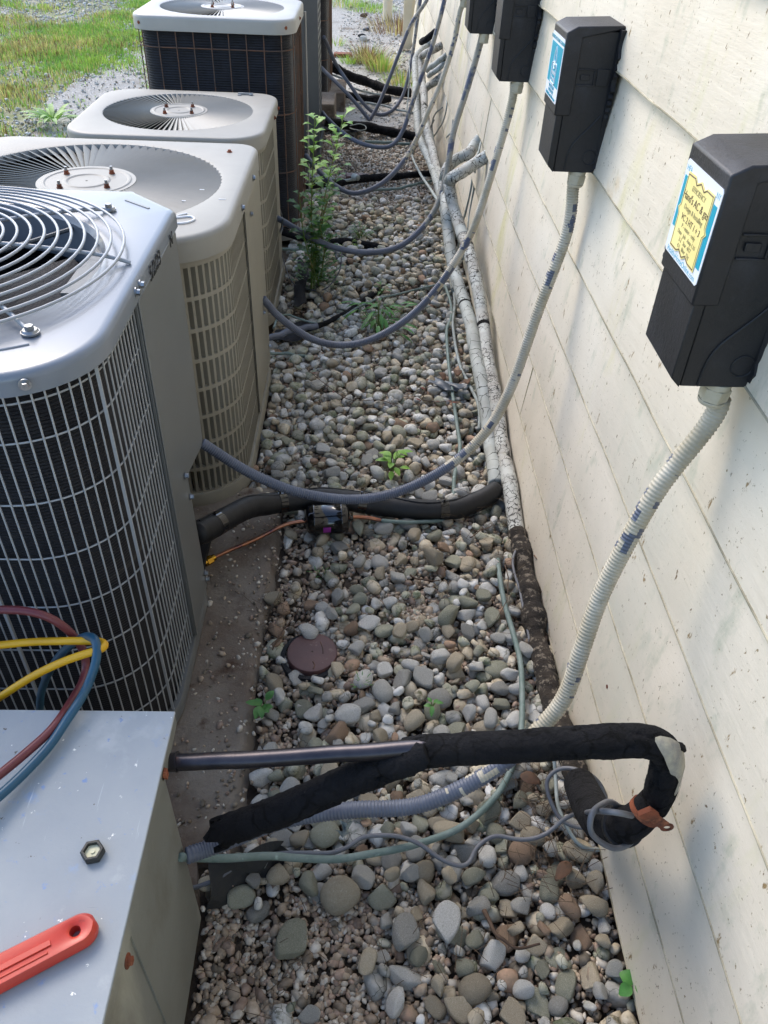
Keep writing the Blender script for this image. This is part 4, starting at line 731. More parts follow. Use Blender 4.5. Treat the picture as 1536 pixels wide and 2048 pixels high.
mb = MB(); e = np.array([(0.433, 0.598, 0.601)][0]); mb.obox(e, (.010, .002, -.006), (0, .006, 0), (.003, 0, .005)); mb.obox(e + (.008, 0, -.003), (.006, .003, -.007), (0, .005, .001), (.003, 0, .003)); mb.build('torn_flap', M_FOAM, ins, bevel=.002)
th = thing('torn_insulation', [(-0.081, 0.650, 0.385)][0], 'half-split black foam tube hanging down below the bare copper pipe', 'insulation')
PT = [(0.107, 0.612, 0.565), (0.065, 0.612, 0.536), (0.010, 0.610, 0.505), (-0.047, 0.605, 0.467), (-0.105, 0.600, 0.427), (-0.151, 0.598, 0.397), (-0.193, 0.595, 0.374)]; C = wob(spline(PT, .005), .001, 7, 8); k = len(C); u = np.linspace(0, 1, k)
CD = crackdisp(k, 16, 9, .13); rg = np.random.default_rng(9); w1 = np.interp(u, [0, .1, .3, .4, .5, .8, 1], [1.2, 2.4, 3.4, 3.1, 3.7, 4.0, 4.2]); mb = MB(); Ro = []; Ri = []
for i in range(k):
    i0, i1 = max(0, i - 3), min(k - 1, i + 3); T = C[i1] - C[i0]; T /= np.linalg.norm(T); v0 = np.array([0, -1., 0]); v0 -= T * (v0 @ T); v0 /= np.linalg.norm(v0); v1 = np.cross(v0, T)
    ww = w1[i] + .18 * math.sin(i * .31) + .10 * math.sin(i * .83) + .06 * rg.normal(); a = np.linspace(-.9 - ww / 2, -.9 + ww / 2, 16); r = .0238 * (1 + .015 * rg.normal()); Tn = T * .004 * math.sin(i)
    rq = r * (1 + CD[i, :]); Ro.append([C[i] + rq[q] * (math.cos(t) * v0 + math.sin(t) * v1) for q, t in enumerate(a)]); Ri.append([C[i] + (r - .0085) * (math.cos(t) * v0 + math.sin(t) * v1) for t in a[::-1]])
jag = [.012 * math.sin(j * 1.1) + .006 * math.sin(j * 2.7) for j in range(16)]; T = C[-1] - C[-4]; T /= np.linalg.norm(T)
Ro.append([p + T * (.008 + jag[j]) for j, p in enumerate(Ro[-1])]); Ri.append([p + T * (.008 + jag[15 - j]) for j, p in enumerate(Ri[-1])])
mb.rings([a_ + b_ for a_, b_ in zip(Ro, Ri)], cap0=True, cap1=False)
n0 = (len(Ro) - 1) * 32; mb.add([], []); mb.f += [(n0 + j, n0 + j + 1, n0 + 30 - j, n0 + 31 - j) for j in range(15)]; mb.mi += [0] * 15
mb.build('foam_shell', M_FOAM, th)
el = thing('pipe_boot', [(0.385, 0.570, 0.447)][0], 'fat black rubber pipe elbow at the foot of the siding with wire looped round it', 'pipe fitting')
pb = [(0.428, 0.582, 0.495), (0.419, 0.578, 0.472), (0.409, 0.575, 0.452), (0.393, 0.570, 0.445), (0.405, 0.610, 0.366), (0.402, 0.637, 0.329), (0.408, 0.680, 0.281), (0.418, 0.736, 0.228), (0.430, 0.801, 0.172)]; C = spline(pb, .004); k = len(C); mb = MB(); mb.tube(C, np.interp(np.linspace(0, 1, k), [0, .1, .2, .22, .5, .8, 1], [.021, .024, .0265, .029, .0315, .0315, .030]), 28); mb.build('rubber_elbow', M_FOAM, el, sharp=50)
mb = MB(); mb.tube([C[int(k * .18)], C[int(k * .21)]], .0295, 28); mb.build('collar', M_FOAMNEW, el)
hc_ = thing('pipe_hanger', [(0.402, 0.570, 0.482)][0], 'rusty metal strap with an eyelet clamped round the pipe below the black elbow', 'clamp')
mb = MB(); i = int(k * .05); seg = C[max(0, i - 3):i + 5]; mb.tube(seg[3:-2], .0243, 28); mb.build('strap', M_RUST, hc_)
e = np.array([(0.412, 0.552, 0.504)][0]); f = np.array([(0.441, 0.552, 0.475)][0]); dd = (f - e) / np.linalg.norm(f - e); sd2 = np.cross(dd, [0, 1, 0]); sd2 /= np.linalg.norm(sd2); mb = MB()
tabo = [e + sd2 * .009 - dd * .012, e + sd2 * .008 + dd * .01] + [f + .0095 * (math.cos(t) * sd2 + math.sin(t) * dd) for t in np.linspace(0, math.pi, 10)] + [e - sd2 * .008 + dd * .01, e - sd2 * .009 - dd * .012]
hol = [f + .0042 * (math.cos(t) * sd2 + 1.3 * math.sin(t) * dd) for t in np.linspace(0, 2 * math.pi, 14, endpoint=False)]; th_ = np.array([0, .0012, 0])
# eyelet ring plus arm
ro = [f + .0098 * (math.cos(t) * sd2 + math.sin(t) * dd) for t in np.linspace(0, 2 * math.pi, 14, endpoint=False)]
mb.rings([[p - th_ for p in hol], [p - th_ for p in ro], [p + th_ for p in ro], [p + th_ for p in hol]], loop=True); mb.obox((e + f) / 2 - dd * .006, dd * (np.linalg.norm(f - e) / 2 - .001), sd2 * .0085, th_ * .9); mb.obox(e - dd * .008, dd * .012, sd2 * .010, (0, .004, 0)); mb.build('eyelet', M_RUST, hc_, bevel=.0006)
# ---------------------------------------------------------------- thin lines and cables
pipe('copper_line', [(-0.262, 0.588, 0.310), (-0.257, 0.617, 0.250), (-0.210, 0.634, 0.215), (-0.143, 0.661, 0.170), (-0.090, 0.671, 0.140), (-0.026, 0.682, 0.115), (0.034, 0.701, 0.100), (0.100, 0.722, 0.085), (0.159, 0.745, 0.075), (0.202, 0.764, 0.070), (0.242, 0.793, 0.065), (0.277, 0.826, 0.060), (0.305, 0.859, 0.060), (0.328, 0.896, 0.060), (0.352, 0.947, 0.060), (0.368, 1.004, 0.058), (0.381, 1.079, 0.056), (0.392, 1.188, 0.054), (0.388, 1.282, 0.052), (0.380, 1.383, 0.050), (0.380, 1.489, 0.050), (0.389, 1.572, 0.030)], .0068, M_VERD, 'green-tarnished copper tube curving from the old faded unit up beside the dirty pipe', 'copper pipe', None, .0015, .008, 12)
pipe('copper_line', [(0.370, 3.347, 0.050), (0.382, 3.157, 0.050), (0.373, 3.017, 0.050), (0.349, 2.921, 0.050), (0.341, 2.838, 0.050), (0.333, 2.605, 0.050), (0.331, 2.397, 0.050), (0.329, 2.208, 0.050), (0.327, 2.071, 0.050), (0.308, 1.977, 0.050), (0.294, 1.906, 0.045), (0.287, 1.826, 0.040)], .0065, M_VERD, 'green-tarnished tube beside the wall pipes, left of the pale one', 'copper pipe', 'thin lines beside the wall pipes', .001, .008, 10)
pipe('cable', [(0.406, 3.265, 0.050), (0.398, 3.133, 0.050), (0.377, 2.981, 0.050), (0.372, 2.857, 0.050), (0.372, 2.712, 0.050), (0.377, 2.596, 0.050), (0.390, 2.508, 0.050), (0.412, 2.374, 0.050), (0.412, 2.270, 0.050), (0.403, 2.193, 0.040)], .006, M_WIREW, 'pale cable wandering down from the wall pipes to the stones', 'cable', 'thin lines beside the wall pipes', .001, .008, 10)
pipe('cable', [(0.330, 5.377, 0.113), (0.320, 5.437, 0.054), (0.315, 5.420, 0.016), (0.320, 5.028, 0.069), (0.325, 4.614, 0.139), (0.335, 3.952, 0.261), (0.345, 3.489, 0.337), (0.340, 3.212, 0.382)], .007, M_WIREW, 'pale cable curving left of the wall pipes below the weeds', 'cable', 'thin lines beside the wall pipes', .001, .008, 10)
for p, l in (([(0.490, 3.667, 0.428), (0.485, 3.670, 0.351), (0.478, 3.694, 0.263), (0.470, 3.705, 0.190), (0.460, 3.721, 0.062)], 'bluish cable dropping from the cracked wall elbow'), ([(0.490, 3.545, 0.475), (0.487, 3.583, 0.378), (0.482, 3.584, 0.278), (0.475, 3.529, 0.207), (0.465, 3.519, 0.094)], 'paler cable dropping beside the bluish one under the wall elbow'), ([(0.490, 3.521, 0.603), (0.465, 3.405, 0.584), (0.455, 3.376, 0.553), (0.470, 3.462, 0.499)], 'thin cable coming out of the wall between the two pipe elbows'),
        ([(0.485, 5.195, 0.435), (0.475, 5.026, 0.403), (0.470, 5.154, 0.292), (0.465, 5.405, 0.182), (0.460, 5.589, 0.106)], 'thin curled cable hanging on the far siding'), ([(0.480, 5.343, 0.334), (0.460, 5.635, 0.229), (0.450, 5.695, 0.148), (0.450, 5.378, 0.105), (0.450, 5.121, 0.056)], 'thin dark cable tangled behind the far pipes'), ([(0.485, 4.679, 0.431), (0.480, 4.676, 0.362), (0.475, 4.880, 0.277)], 'short curved cable end against the far siding'), ([(0.440, 5.435, 0.239), (0.440, 5.704, 0.108), (0.440, 5.194, 0.124), (0.440, 4.738, 0.123)], 'thin pale cable among the far wall pipes'),
        ([(0.320, 6.657, 0.361), (0.320, 6.467, 0.297), (0.315, 6.364, 0.186), (0.300, 6.225, 0.099)], 'thin pale cable hanging left of the far wall pipes'), ([(0.420, 7.589, 0.669), (0.420, 7.806, 0.502), (0.420, 7.959, 0.333), (0.400, 7.652, 0.230)], 'bluish cable beside the downspout')):
    pipe('cable', p, .0045, M_WIREW, l, 'cable', 'thin cables at the wall', .001, .01, 8)
pipe('cable', [(-0.302, 0.665, 0.030), (-0.275, 0.663, 0.050), (-0.243, 0.672, 0.060), (-0.216, 0.690, 0.065), (-0.178, 0.706, 0.070), (-0.135, 0.710, 0.080), (-0.085, 0.706, 0.090), (-0.036, 0.701, 0.100), (-0.005, 0.711, 0.105), (0.017, 0.726, 0.110), (0.043, 0.730, 0.110), (0.074, 0.731, 0.110), (0.104, 0.727, 0.105), (0.131, 0.717, 0.100), (0.162, 0.698, 0.090), (0.187, 0.689, 0.085), (0.207, 0.687, 0.080), (0.222, 0.697, 0.080), (0.231, 0.715, 0.085), (0.249, 0.730, 0.090), (0.276, 0.741, 0.090), (0.304, 0.735, 0.090), (0.333, 0.733, 0.090), (0.361, 0.738, 0.095), (0.380, 0.747, 0.100), (0.401, 0.757, 0.120), (0.414, 0.746, 0.160), (0.381, 0.660, 0.322), (0.342, 0.560, 0.503), (0.353, 0.535, 0.543), (0.382, 0.550, 0.509)], .0042, M_WIRE, 'grey control cable snaking over the stones to the black rubber elbow', 'cable', None, .0008, .006, 10)
pipe('cable', [(0.413, 0.600, 0.418), (0.389, 0.600, 0.449), (0.366, 0.590, 0.476), (0.345, 0.570, 0.503), (0.327, 0.550, 0.518), (0.323, 0.540, 0.509), (0.329, 0.535, 0.488), (0.347, 0.535, 0.463), (0.376, 0.540, 0.439), (0.397, 0.550, 0.431), (0.418, 0.570, 0.419)], .0042, M_WIRE, 'grey cable looped round the mouth of the black rubber elbow', 'cable', None, .0008, .005, 10)
pipe('cable', [(0.488, 0.791, 0.130), (0.478, 0.810, 0.150), (0.466, 0.820, 0.160), (0.452, 0.823, 0.170), (0.431, 0.829, 0.175), (0.417, 0.837, 0.170), (0.402, 0.841, 0.160), (0.390, 0.839, 0.150), (0.381, 0.832, 0.140), (0.378, 0.823, 0.130), (0.381, 0.808, 0.120), (0.386, 0.795, 0.110), (0.395, 0.780, 0.100), (0.406, 0.769, 0.095), (0.419, 0.763, 0.090), (0.437, 0.758, 0.090), (0.460, 0.757, 0.090)], .0042, M_WIRE, 'grey cable standing in a loop on the stones left of the black rubber elbow', 'cable', None, .0008, .005, 10)
pipe('cable', [(0.406, 0.894, 0.120), (0.408, 0.869, 0.100), (0.405, 0.834, 0.090), (0.405, 0.807, 0.085), (0.410, 0.787, 0.080), (0.418, 0.771, 0.070), (0.429, 0.753, 0.060), (0.441, 0.741, 0.055), (0.460, 0.735, 0.050), (0.479, 0.737, 0.045)], .004, M_WIREW, 'pale cable dropping straight behind the looped grey one', 'cable', None, .0008, .006, 8)
pipe('cable', [(0.486, 1.633, 0.050), (0.462, 1.601, 0.060), (0.440, 1.576, 0.065), (0.425, 1.550, 0.065), (0.419, 1.520, 0.060), (0.422, 1.473, 0.055), (0.428, 1.432, 0.050), (0.427, 1.379, 0.050), (0.427, 1.327, 0.050), (0.427, 1.282, 0.045), (0.427, 1.254, 0.040)], .0038, M_WIRE, 'stiff grey cable lying on the dirty pipe along the wall', 'cable', None, .0008, .006, 8)
for p, r, mt, l in (([(-0.370, 2.677, 0.100), (-0.357, 2.699, 0.095), (-0.311, 2.749, 0.085), (-0.268, 2.805, 0.075), (-0.223, 2.857, 0.065), (-0.173, 2.883, 0.060)], .0125, M_CONDG, 'grey tube coming out of the large beige condenser and ending in black foam'),
      ([(-0.231, 2.855, 0.055), (-0.166, 2.913, 0.050), (-0.112, 2.971, 0.045), (-0.069, 3.039, 0.040), (-0.024, 3.118, 0.040), (0.025, 3.212, 0.035), (0.099, 3.337, 0.030)], .013, M_FOAM, 'ragged black foam line crossing the stones past the bushy sprig'),
      ([(-0.337, 2.781, 0.100), (-0.331, 2.883, 0.090), (-0.300, 2.953, 0.070), (-0.248, 2.932, 0.060), (-0.167, 2.922, 0.050), (-0.088, 2.995, 0.045), (-0.007, 3.098, 0.050), (0.079, 3.182, 0.050), (0.167, 3.229, 0.050), (0.257, 3.287, 0.050), (0.350, 3.346, 0.050)], .0045, M_VERD, 'thin green-tarnished line lying on the stones in the middle of the bed'),
      ([(-0.351, 2.651, 0.060), (-0.306, 2.668, 0.050), (-0.249, 2.668, 0.045), (-0.209, 2.681, 0.035)], .006, M_VERD, 'short tarnished tube end near the foot of the large beige condenser'),
      ([(-0.445, 3.849, 0.090), (-0.383, 3.834, 0.080), (-0.309, 3.821, 0.060), (-0.210, 3.810, 0.050), (-0.088, 3.826, 0.045), (0.024, 3.822, 0.035), (0.135, 3.792, 0.020)], .019, M_FOAM, 'flattened black foam line behind the conduit of the smaller beige condenser'),
      ([(-0.404, 3.678, 0.060), (-0.348, 3.689, 0.055), (-0.276, 3.689, 0.050), (-0.207, 3.726, 0.040)], .007, M_VERD, 'short tarnished tube near the foot of the smaller beige condenser'),
      ([(-0.331, 4.553, 0.080), (-0.250, 4.629, 0.070), (-0.138, 4.701, 0.060), (-0.024, 4.820, 0.050), (0.096, 4.868, 0.045), (0.217, 4.917, 0.040), (0.359, 5.016, 0.030), (0.485, 5.059, 0.030)], .020, M_FOAM, 'black foam line crossing below the tall dark condenser'),
      ([(-0.319, 4.739, 0.090), (-0.225, 4.706, 0.075), (-0.110, 4.717, 0.070), (-0.038, 4.759, 0.065)], .008, M_WIREW, 'thin pale line beside the black foam below the tall condenser'),
      ([(-0.007, 4.640, 0.030), (0.094, 4.704, 0.030), (0.212, 4.734, 0.030), (0.350, 4.840, 0.030), (0.423, 4.905, 0.030)], .008, M_VERD, 'bluish tarnished line right of the conduit below the tall condenser'),
      ([(-0.274, 5.816, 0.120), (-0.138, 5.855, 0.090), (0.000, 5.903, 0.070), (0.140, 5.898, 0.050), (0.280, 5.879, 0.040), (0.367, 5.852, 0.030)], .03, M_FOAM, 'thick black foam line from the slate-grey condenser to the wall'),
      ([(-0.344, 7.252, 0.200), (-0.255, 7.260, 0.180), (-0.132, 7.290, 0.120), (0.035, 7.290, 0.070), (0.201, 7.176, 0.050), (0.373, 7.144, 0.040)], .035, M_FOAM, 'thick black foam line from the farthest condenser'),
      ([(-0.326, 7.011, 0.120), (-0.237, 6.957, 0.080), (-0.125, 6.946, 0.050), (0.036, 6.895, 0.030), (0.197, 6.971, 0.030)], .03, M_FOAM, 'half hidden black foam line on the dark soil by the concrete block'),
      ([(-0.275, 7.251, 0.130), (-0.171, 7.182, 0.110), (-0.086, 7.017, 0.080), (0.036, 7.041, 0.050), (0.158, 7.039, 0.040)], .008, M_WIREW, 'thin pale line hanging from the farthest condenser'),
      ([(-0.121, 6.754, 0.030), (0.036, 6.794, 0.030), (0.229, 6.630, 0.030), (0.380, 6.527, 0.030)], .008, M_WIREW, 'thin pale line on the dark soil between the far conduits'),
      ([(0.002, 5.693, 0.030), (0.138, 5.686, 0.030), (0.308, 5.670, 0.030)], .01, M_VERD, 'tarnished line on the ground in front of the slate-grey condenser'),
      ([(-0.101, 5.722, 0.120), (-0.017, 5.744, 0.130), (0.011, 5.714, 0.110), (-0.033, 5.673, 0.100), (-0.102, 5.781, 0.090)], .003, M_WIREW, 'small curl of cable on the thick black foam line'),
      ([(-0.331, 3.256, 0.350), (-0.364, 3.425, 0.220), (-0.354, 3.443, 0.100), (-0.308, 3.317, 0.050), (-0.251, 3.280, 0.040), (-0.182, 3.236, 0.050), (-0.138, 3.223, 0.080), (-0.096, 3.254, 0.140), (-0.088, 3.297, 0.200), (-0.078, 3.395, 0.200)], .0028, M_WIRE, 'loose thin wire looping round the foot of the tall weed'),
      ([(-0.389, 3.624, 0.300), (-0.387, 3.780, 0.160), (-0.394, 3.746, 0.100)], .0025, M_WIRE, 'thin hanging wire between the two back condensers')):
    pipe('insulated_line' if mt is M_FOAM else 'thin_line', p, r, mt, l, 'pipe' if r > .01 else 'thin line', 'lines crossing the stone bed', .0025, .008, 14, None, .12 if mt is M_FOAM else 0, len(p))
pipe('tube_end', [(-0.061, 4.696, 0.100), (-0.034, 4.662, 0.100)], .016, M_WIREW, 'white round pipe end beside the brown brick', 'pipe', None, 0, .003, 16)
mb = MB(); q = [(-0.139, 4.926, 0.000), (0.031, 4.944, 0.000), (0.031, 4.849, 0.000)][0]; mb.box(q[0] + .03, q[0] + .17, q[1] - .02, q[1] + .05, -.01, .035); tag(mb.build('brick', M_BROWN, bevel=.004), 'dark red-brown brick lying by the white pipe end', 'brick')
# ---------------------------------------------------------------- brown cleanout lid
cl = thing('cleanout_lid', (-.103, 1.231, .02), 'round brown plastic lid half ringed in black among the river stones', 'lid')
mb = MB(); a_ = np.linspace(0, 2 * math.pi, 48, endpoint=False)
def cr(r, z, q=(-.103, 1.231)): return [(q[0] + r * math.cos(t), q[1] + r * math.sin(t), z) for t in a_]
mb.rings([cr(.002, .033), cr(.054, .033), cr(.059, .032), cr(.061, .029), cr(.061, .0)]); mb.build('lid', M_BROWN, cl, sharp=40)
mb = MB(); mb.rings([cr(.061, .024, (-.108, 1.226)), cr(.071, .024, (-.108, 1.226)), cr(.073, .018, (-.108, 1.226)), cr(.073, -.01, (-.108, 1.226))]); mb.build('ring', M_FABRIC, cl, sharp=40)
mb = MB(); mb.tube(spline([(-.085, 1.262, .0338), (-.078, 1.24, .034), (-.077, 1.225, .034)], .003), .0009, 6); mb.tube(spline([(-.10, 1.20, .0338), (-.094, 1.19, .034), (-.098, 1.178, .034)], .003), .0011, 6); mb.build('twig_bit', M_DEAD, cl)
# ---------------------------------------------------------------- gauge hoses hanging into the photo from the left
def hose(P, mat, label, r=.0057):
    C = spline(P, .006); mb = MB(); mb.tube(C, r, 14); return tag(mb.build('gauge_hose', mat, sharp=None), label, 'hose', 'refrigerant gauge hoses'), C
hose([(-0.645, 0.800, 0.616), (-0.583, 0.800, 0.628), (-0.524, 0.800, 0.632), (-0.481, 0.800, 0.629), (-0.450, 0.800, 0.611), (-0.429, 0.800, 0.576), (-0.419, 0.795, 0.543), (-0.418, 0.785, 0.520), (-0.416, 0.760, 0.518), (-0.415, 0.725, 0.530), (-0.410, 0.668, 0.560), (-0.418, 0.640, 0.562), (-0.439, 0.602, 0.565), (-0.458, 0.569, 0.570), (-0.490, 0.513, 0.580)], M_RED, 'dark red hose arching highest, its lower end crossing the faded top', .0063)
hose([(-0.673, 0.790, 0.521), (-0.587, 0.790, 0.555), (-0.539, 0.790, 0.564), (-0.492, 0.790, 0.572), (-0.444, 0.785, 0.581), (-0.404, 0.780, 0.588), (-0.377, 0.775, 0.593), (-0.367, 0.765, 0.596), (-0.371, 0.755, 0.599), (-0.390, 0.750, 0.596), (-0.424, 0.745, 0.584), (-0.464, 0.740, 0.563), (-0.496, 0.735, 0.542), (-0.531, 0.730, 0.516), (-0.611, 0.720, 0.459)], M_YEL, 'yellow hose folded in a narrow loop in front of the wire grille', .0060)
o, C = hose([(-0.580, 0.860, 0.227), (-0.565, 0.855, 0.296), (-0.546, 0.850, 0.362), (-0.515, 0.840, 0.430), (-0.471, 0.820, 0.506), (-0.430, 0.800, 0.562), (-0.400, 0.785, 0.593), (-0.380, 0.765, 0.606), (-0.376, 0.750, 0.598), (-0.377, 0.735, 0.588), (-0.386, 0.715, 0.567), (-0.391, 0.681, 0.568), (-0.402, 0.654, 0.562), (-0.412, 0.620, 0.560), (-0.432, 0.578, 0.560), (-0.451, 0.543, 0.563), (-0.472, 0.506, 0.570)], M_BLU, 'dark blue hose hooked over the yellow one and crossing the faded top', .0066)
# ---------------------------------------------------------------- scraps
def crumple(name, pts, zoff, mat, label, cat, n=10, amp=.012, seed=0, th=.002, group=None):
    """a torn sheet: pts = four ground corners, gently crumpled and given thickness"""
    r = np.random.default_rng(seed); a, b, c, d = map(np.array, pts); R = []; R2 = []; ph = r.uniform(0, 6, 4)
    for i in range(n):
        u = i / (n - 1); row = []; row2 = []
        for j in range(n):
            v = j / (n - 1); p = (a * (1 - u) + b * u) * (1 - v) + (d * (1 - u) + c * u) * v; e = .012 * math.sin(9 * u + ph[0] + 5 * v); z = zoff + amp * (math.sin(5 * u + ph[1]) * math.sin(4 * v + ph[2]) + .5 * math.sin(11 * u + 8 * v + ph[3])); q = np.array([p[0] + e * (v - .5), p[1] + e * .6, p[2] + z]); row.append(q); row2.append(q - (0, 0, th))
        R.append(row); R2.append(row2)
    mb = MB(); ring = [[*R[i], *R2[i][::-1]] for i in range(n)]; mb.rings(ring, cap0=True, cap1=True); return tag(mb.build(name, mat, sharp=50), label, cat, group)
crumple('rubber_sheet', [(-0.262, 0.619, 0.000), (-0.251, 0.689, 0.100), (-0.132, 0.721, 0.090), (-0.201, 0.668, 0.000)], .004, M_RUBBER, 'dusty folded piece of dark rubber sheet beside the old faded unit', 'scrap', 12, .010, 3, .004)
crumple('rubber_sheet', [(-0.201, 0.664, 0.000), (-0.147, 0.719, 0.075), (-0.094, 0.742, 0.040), (-0.123, 0.690, 0.000)], .004, M_FABRIC, 'darker rubber scrap lying against the folded one', 'scrap', 10, .008, 5, .004)
crumple('fabric_strip', [(-0.288, 3.050, 0.035), (-0.302, 3.573, 0.030), (-0.249, 3.552, 0.040), (-0.235, 3.104, 0.045)], .018, M_FABRIC, 'strip of black weed fabric at the foot of the tall weed', 'scrap', 10, .010, 7)
crumple('fabric_strip', [(-0.357, 2.790, 0.020), (-0.328, 2.902, 0.020), (-0.194, 2.954, 0.020), (-0.240, 2.788, 0.020)], .022, M_FABRIC, 'black weed fabric showing under the grey tube of the large beige condenser', 'scrap', 10, .008, 8)
crumple('fabric_strip', [(-0.316, 5.959, 0.020), (-0.309, 6.179, 0.020), (-0.028, 6.051, 0.020), (-0.033, 5.815, 0.020)], .03, M_FABRIC, 'black weed fabric at the foot of the slate-grey condenser', 'scrap', 10, .012, 9)
crumple('fabric_strip', [(-0.336, 4.732, 0.100), (-0.345, 4.911, 0.160), (-0.279, 5.230, 0.120), (-0.291, 5.059, 0.020)], .02, M_FABRIC, 'black plastic rag hanging behind the tall weed', 'scrap', 10, .02, 10)
crumple('plastic_scrap', [(0.249, 2.462, 0.050), (0.285, 2.517, 0.050), (0.380, 2.432, 0.055), (0.330, 2.411, 0.050)], .008, M_SLATE, 'torn blue-grey plastic scrap on the stones beside the wall pipes', 'scrap', 9, .008, 11, .001)
crumple('tape_scrap', [(-0.026, 0.743, 0.090), (-0.013, 0.754, 0.120), (-0.003, 0.748, 0.120), (-0.009, 0.739, 0.090)], .002, M_WIREW, 'bit of clear tape standing up beside the grey control cable', 'scrap', 7, .003, 12, .0008)

# ---------------------------------------------------------------- stones
def ico(sub):
    bm = bmesh.new(); bmesh.ops.create_icosphere(bm, subdivisions=sub, radius=1); V = np.array([v.co[:] for v in bm.verts]); F = np.array([[v.index for v in f.verts] for f in bm.faces]); bm.free(); return V, F
def rock_shapes(sub, n, seed, rough=.16):
    V0, F0 = ico(sub); r = np.random.default_rng(seed); out = []
    for k in range(n):
        V = V0.copy(); q = .82 + .12 * r.random()
        V = np.sign(V) * np.abs(V) ** q; 
        for _ in range(5):
            d = r.normal(size=3); d /= np.linalg.norm(d); f = V0 @ d; V *= (1 + rough * r.uniform(-.9, .45) * np.clip(f, 0, 1) ** 2)[:, None]
        for _ in range(3):
            d = r.normal(size=3) * 2.2; V *= (1 + .03 * np.sin(V0 @ d * 1.5 + r.uniform(0, 6)))[:, None]
        if r.random() < .9:                     # broken facets
            for _ in range(r.integers(4, 9)):
                d = r.normal(size=3); d /= np.linalg.norm(d); h = r.uniform(.45, .78); f = V @ d; V = V - np.outer(np.clip(f - h, 0, None) * .9, d)
        V *= np.array([1.0, r.uniform(.68, .92), 1]); V /= np.abs(V).max(0)[None, :2].max(); out.append(V)
    return out, F0
def inbed(x, y):   # right of the slab and the units' feet, left of the wall pipes
    left = np.where(y < .70, -.262, -.212 + .012 * np.sin(y * 9)); left = np.where(y < 1.80, left, np.where(y < 1.95, -.30, -.315)); left = np.where((y > 1.85) & (y < 1.99), -.42, left); left = np.where(y > 2.60, -.35, left); return (x > left) & (x < .487)
def cobble_density(x, y):
    d = np.ones_like(x)
    d *= np.where((y < .66), np.clip((x + .02) / .22, .10, 1), 1); d *= np.where((y < .47) & (x < .2), .5, 1)
    d *= 1 - .9 * np.exp(-(((x + .12) / .13) ** 2 + ((y - 1.52) / .13) ** 2)); d *= 1 - .7 * np.exp(-(((x - .06) / .07) ** 2 + ((y - 1.50) / .07) ** 2)); d *= 1 - .75 * np.exp(-(((x - .17) / .07) ** 2 + ((y - 1.40) / .07) ** 2)) ; d *= np.where((x < -.12) & (y > .95) & (y < 1.75), .25, 1)
    d *= 1 - .8 * np.exp(-(((x - .17) / .08) ** 2 + ((y - 2.42) / .07) ** 2)); d *= 1 - .7 * np.exp(-(((x - .2) / .10) ** 2 + ((y - 3.3) / .10) ** 2)); d *= np.where((x < -.22) & (y > 2.7) & (y < 3.5), .25, 1)
    d *= np.where(y > 4.15, np.clip(1 - (y - 4.15) / .45, .0, 1), 1); d *= np.where(((x + .103) ** 2 + (y - 1.231) ** 2) < .058 ** 2, 0, 1); return d
SP, SF = rock_shapes(3, 14, 21, .24)
stones = []; cell = {}
def hgt(x, y, r):
    z = .55 * r; ci, cj = int(x / .1), int(y / .1)
    for a in (-1, 0, 1):
        for b in (-1, 0, 1):
            for (sx, sy, sz, sr) in cell.get((ci + a, cj + b), ()):
                d2 = (x - sx) ** 2 + (y - sy) ** 2; R = (r + sr) * .80
                if d2 < R * R: z = max(z, sz + .62 * math.sqrt(R * R - d2))
    return z
R_ = random.Random(11); CH = np.random.default_rng(12).random((97, 211))
sizes = []
for i in range(3500):
    t = R_.random(); sizes.append(.029 + .009 * R_.random() if t < .045 else (.0175 + .0115 * R_.random() if t < .50 else .008 + .010 * R_.random()))
sizes.sort(key=lambda s: -s + R_.uniform(-.012, .012))
for s in sizes:
    best = None
    for _ in range(14):
        y = R_.uniform(.12, 4.6); x = R_.uniform(-.45, .487)
        if y > 3 and s > .028: s = .024
        if not inbed(np.float64(x), np.float64(y)) or CH[int(x / .03) % 97, int(y / .03) % 211] > cobble_density(np.array([x]), np.array([y]))[0]: continue
        if x > .487 - s * .8: continue
        z = hgt(x, y, s) + .010 * R_.random() + .02 * max(0, (y - 3.9))
        if best is None or z < best[2]: best = (x, y, z)
    if best is None or best[2] > .060: continue
    x, y, z = best; stones.append((x, y, z, s)); cell.setdefault((int(x / .1), int(y / .1)), []).append((x, y, z, s))
stones = np.array(stones)
# hand-set stones the photo shows singly: big pale one by the conduit, the pair by the slab, the ones near the old unit
HS = [(.235, 1.345, .05, .038, 'mossy green-grey'), (.205, 1.555, .055, .032, 'tan'), (-.02, .655, .035, .034, 'tan'), (.17, .60, .045, .032, 'pale white'), (.10, .585, .04, .030, 'grey'), (-.085, 1.37, .03, .026, 'pale white'), (-.175, .955, .035, .024, 'pale white'), (.02, 1.14, .045, .024, 'pale white'), (-.20, 1.30, .03, .028, 'rusty brown'), (.11, 1.28, .05, .026, 'tan'), (-.33, 1.96, .03, .020, 'rusty brown'), (-.36, 1.86, .04, .017, 'grey'), (-.30, 1.89, .045, .018, 'pale white'), (-.10, .575, .03, .034, 'mossy green-grey'), (-.035, .40, .035, .036, 'tan'), (.03, .33, .04, .033, 'mossy green-grey')]
CLS = list(STONE); Rq = np.random.default_rng(33)
kinds = Rq.choice(5, len(stones), p=[.22, .24, .22, .27, .05])
hs = np.array([h[:4] for h in HS]); keep = np.ones(len(stones), bool)
for h in hs: keep &= ~(((stones[:, 0] - h[0]) ** 2 + (stones[:, 1] - h[1]) ** 2 < (h[3] * .9 + stones[:, 3] * .5) ** 2) & (stones[:, 2] > h[2] - .02))
stones = np.vstack([stones[keep], hs]); kinds = np.r_[kinds[keep], [CLS.index(h[4]) for h in HS]]; NS = len(stones)
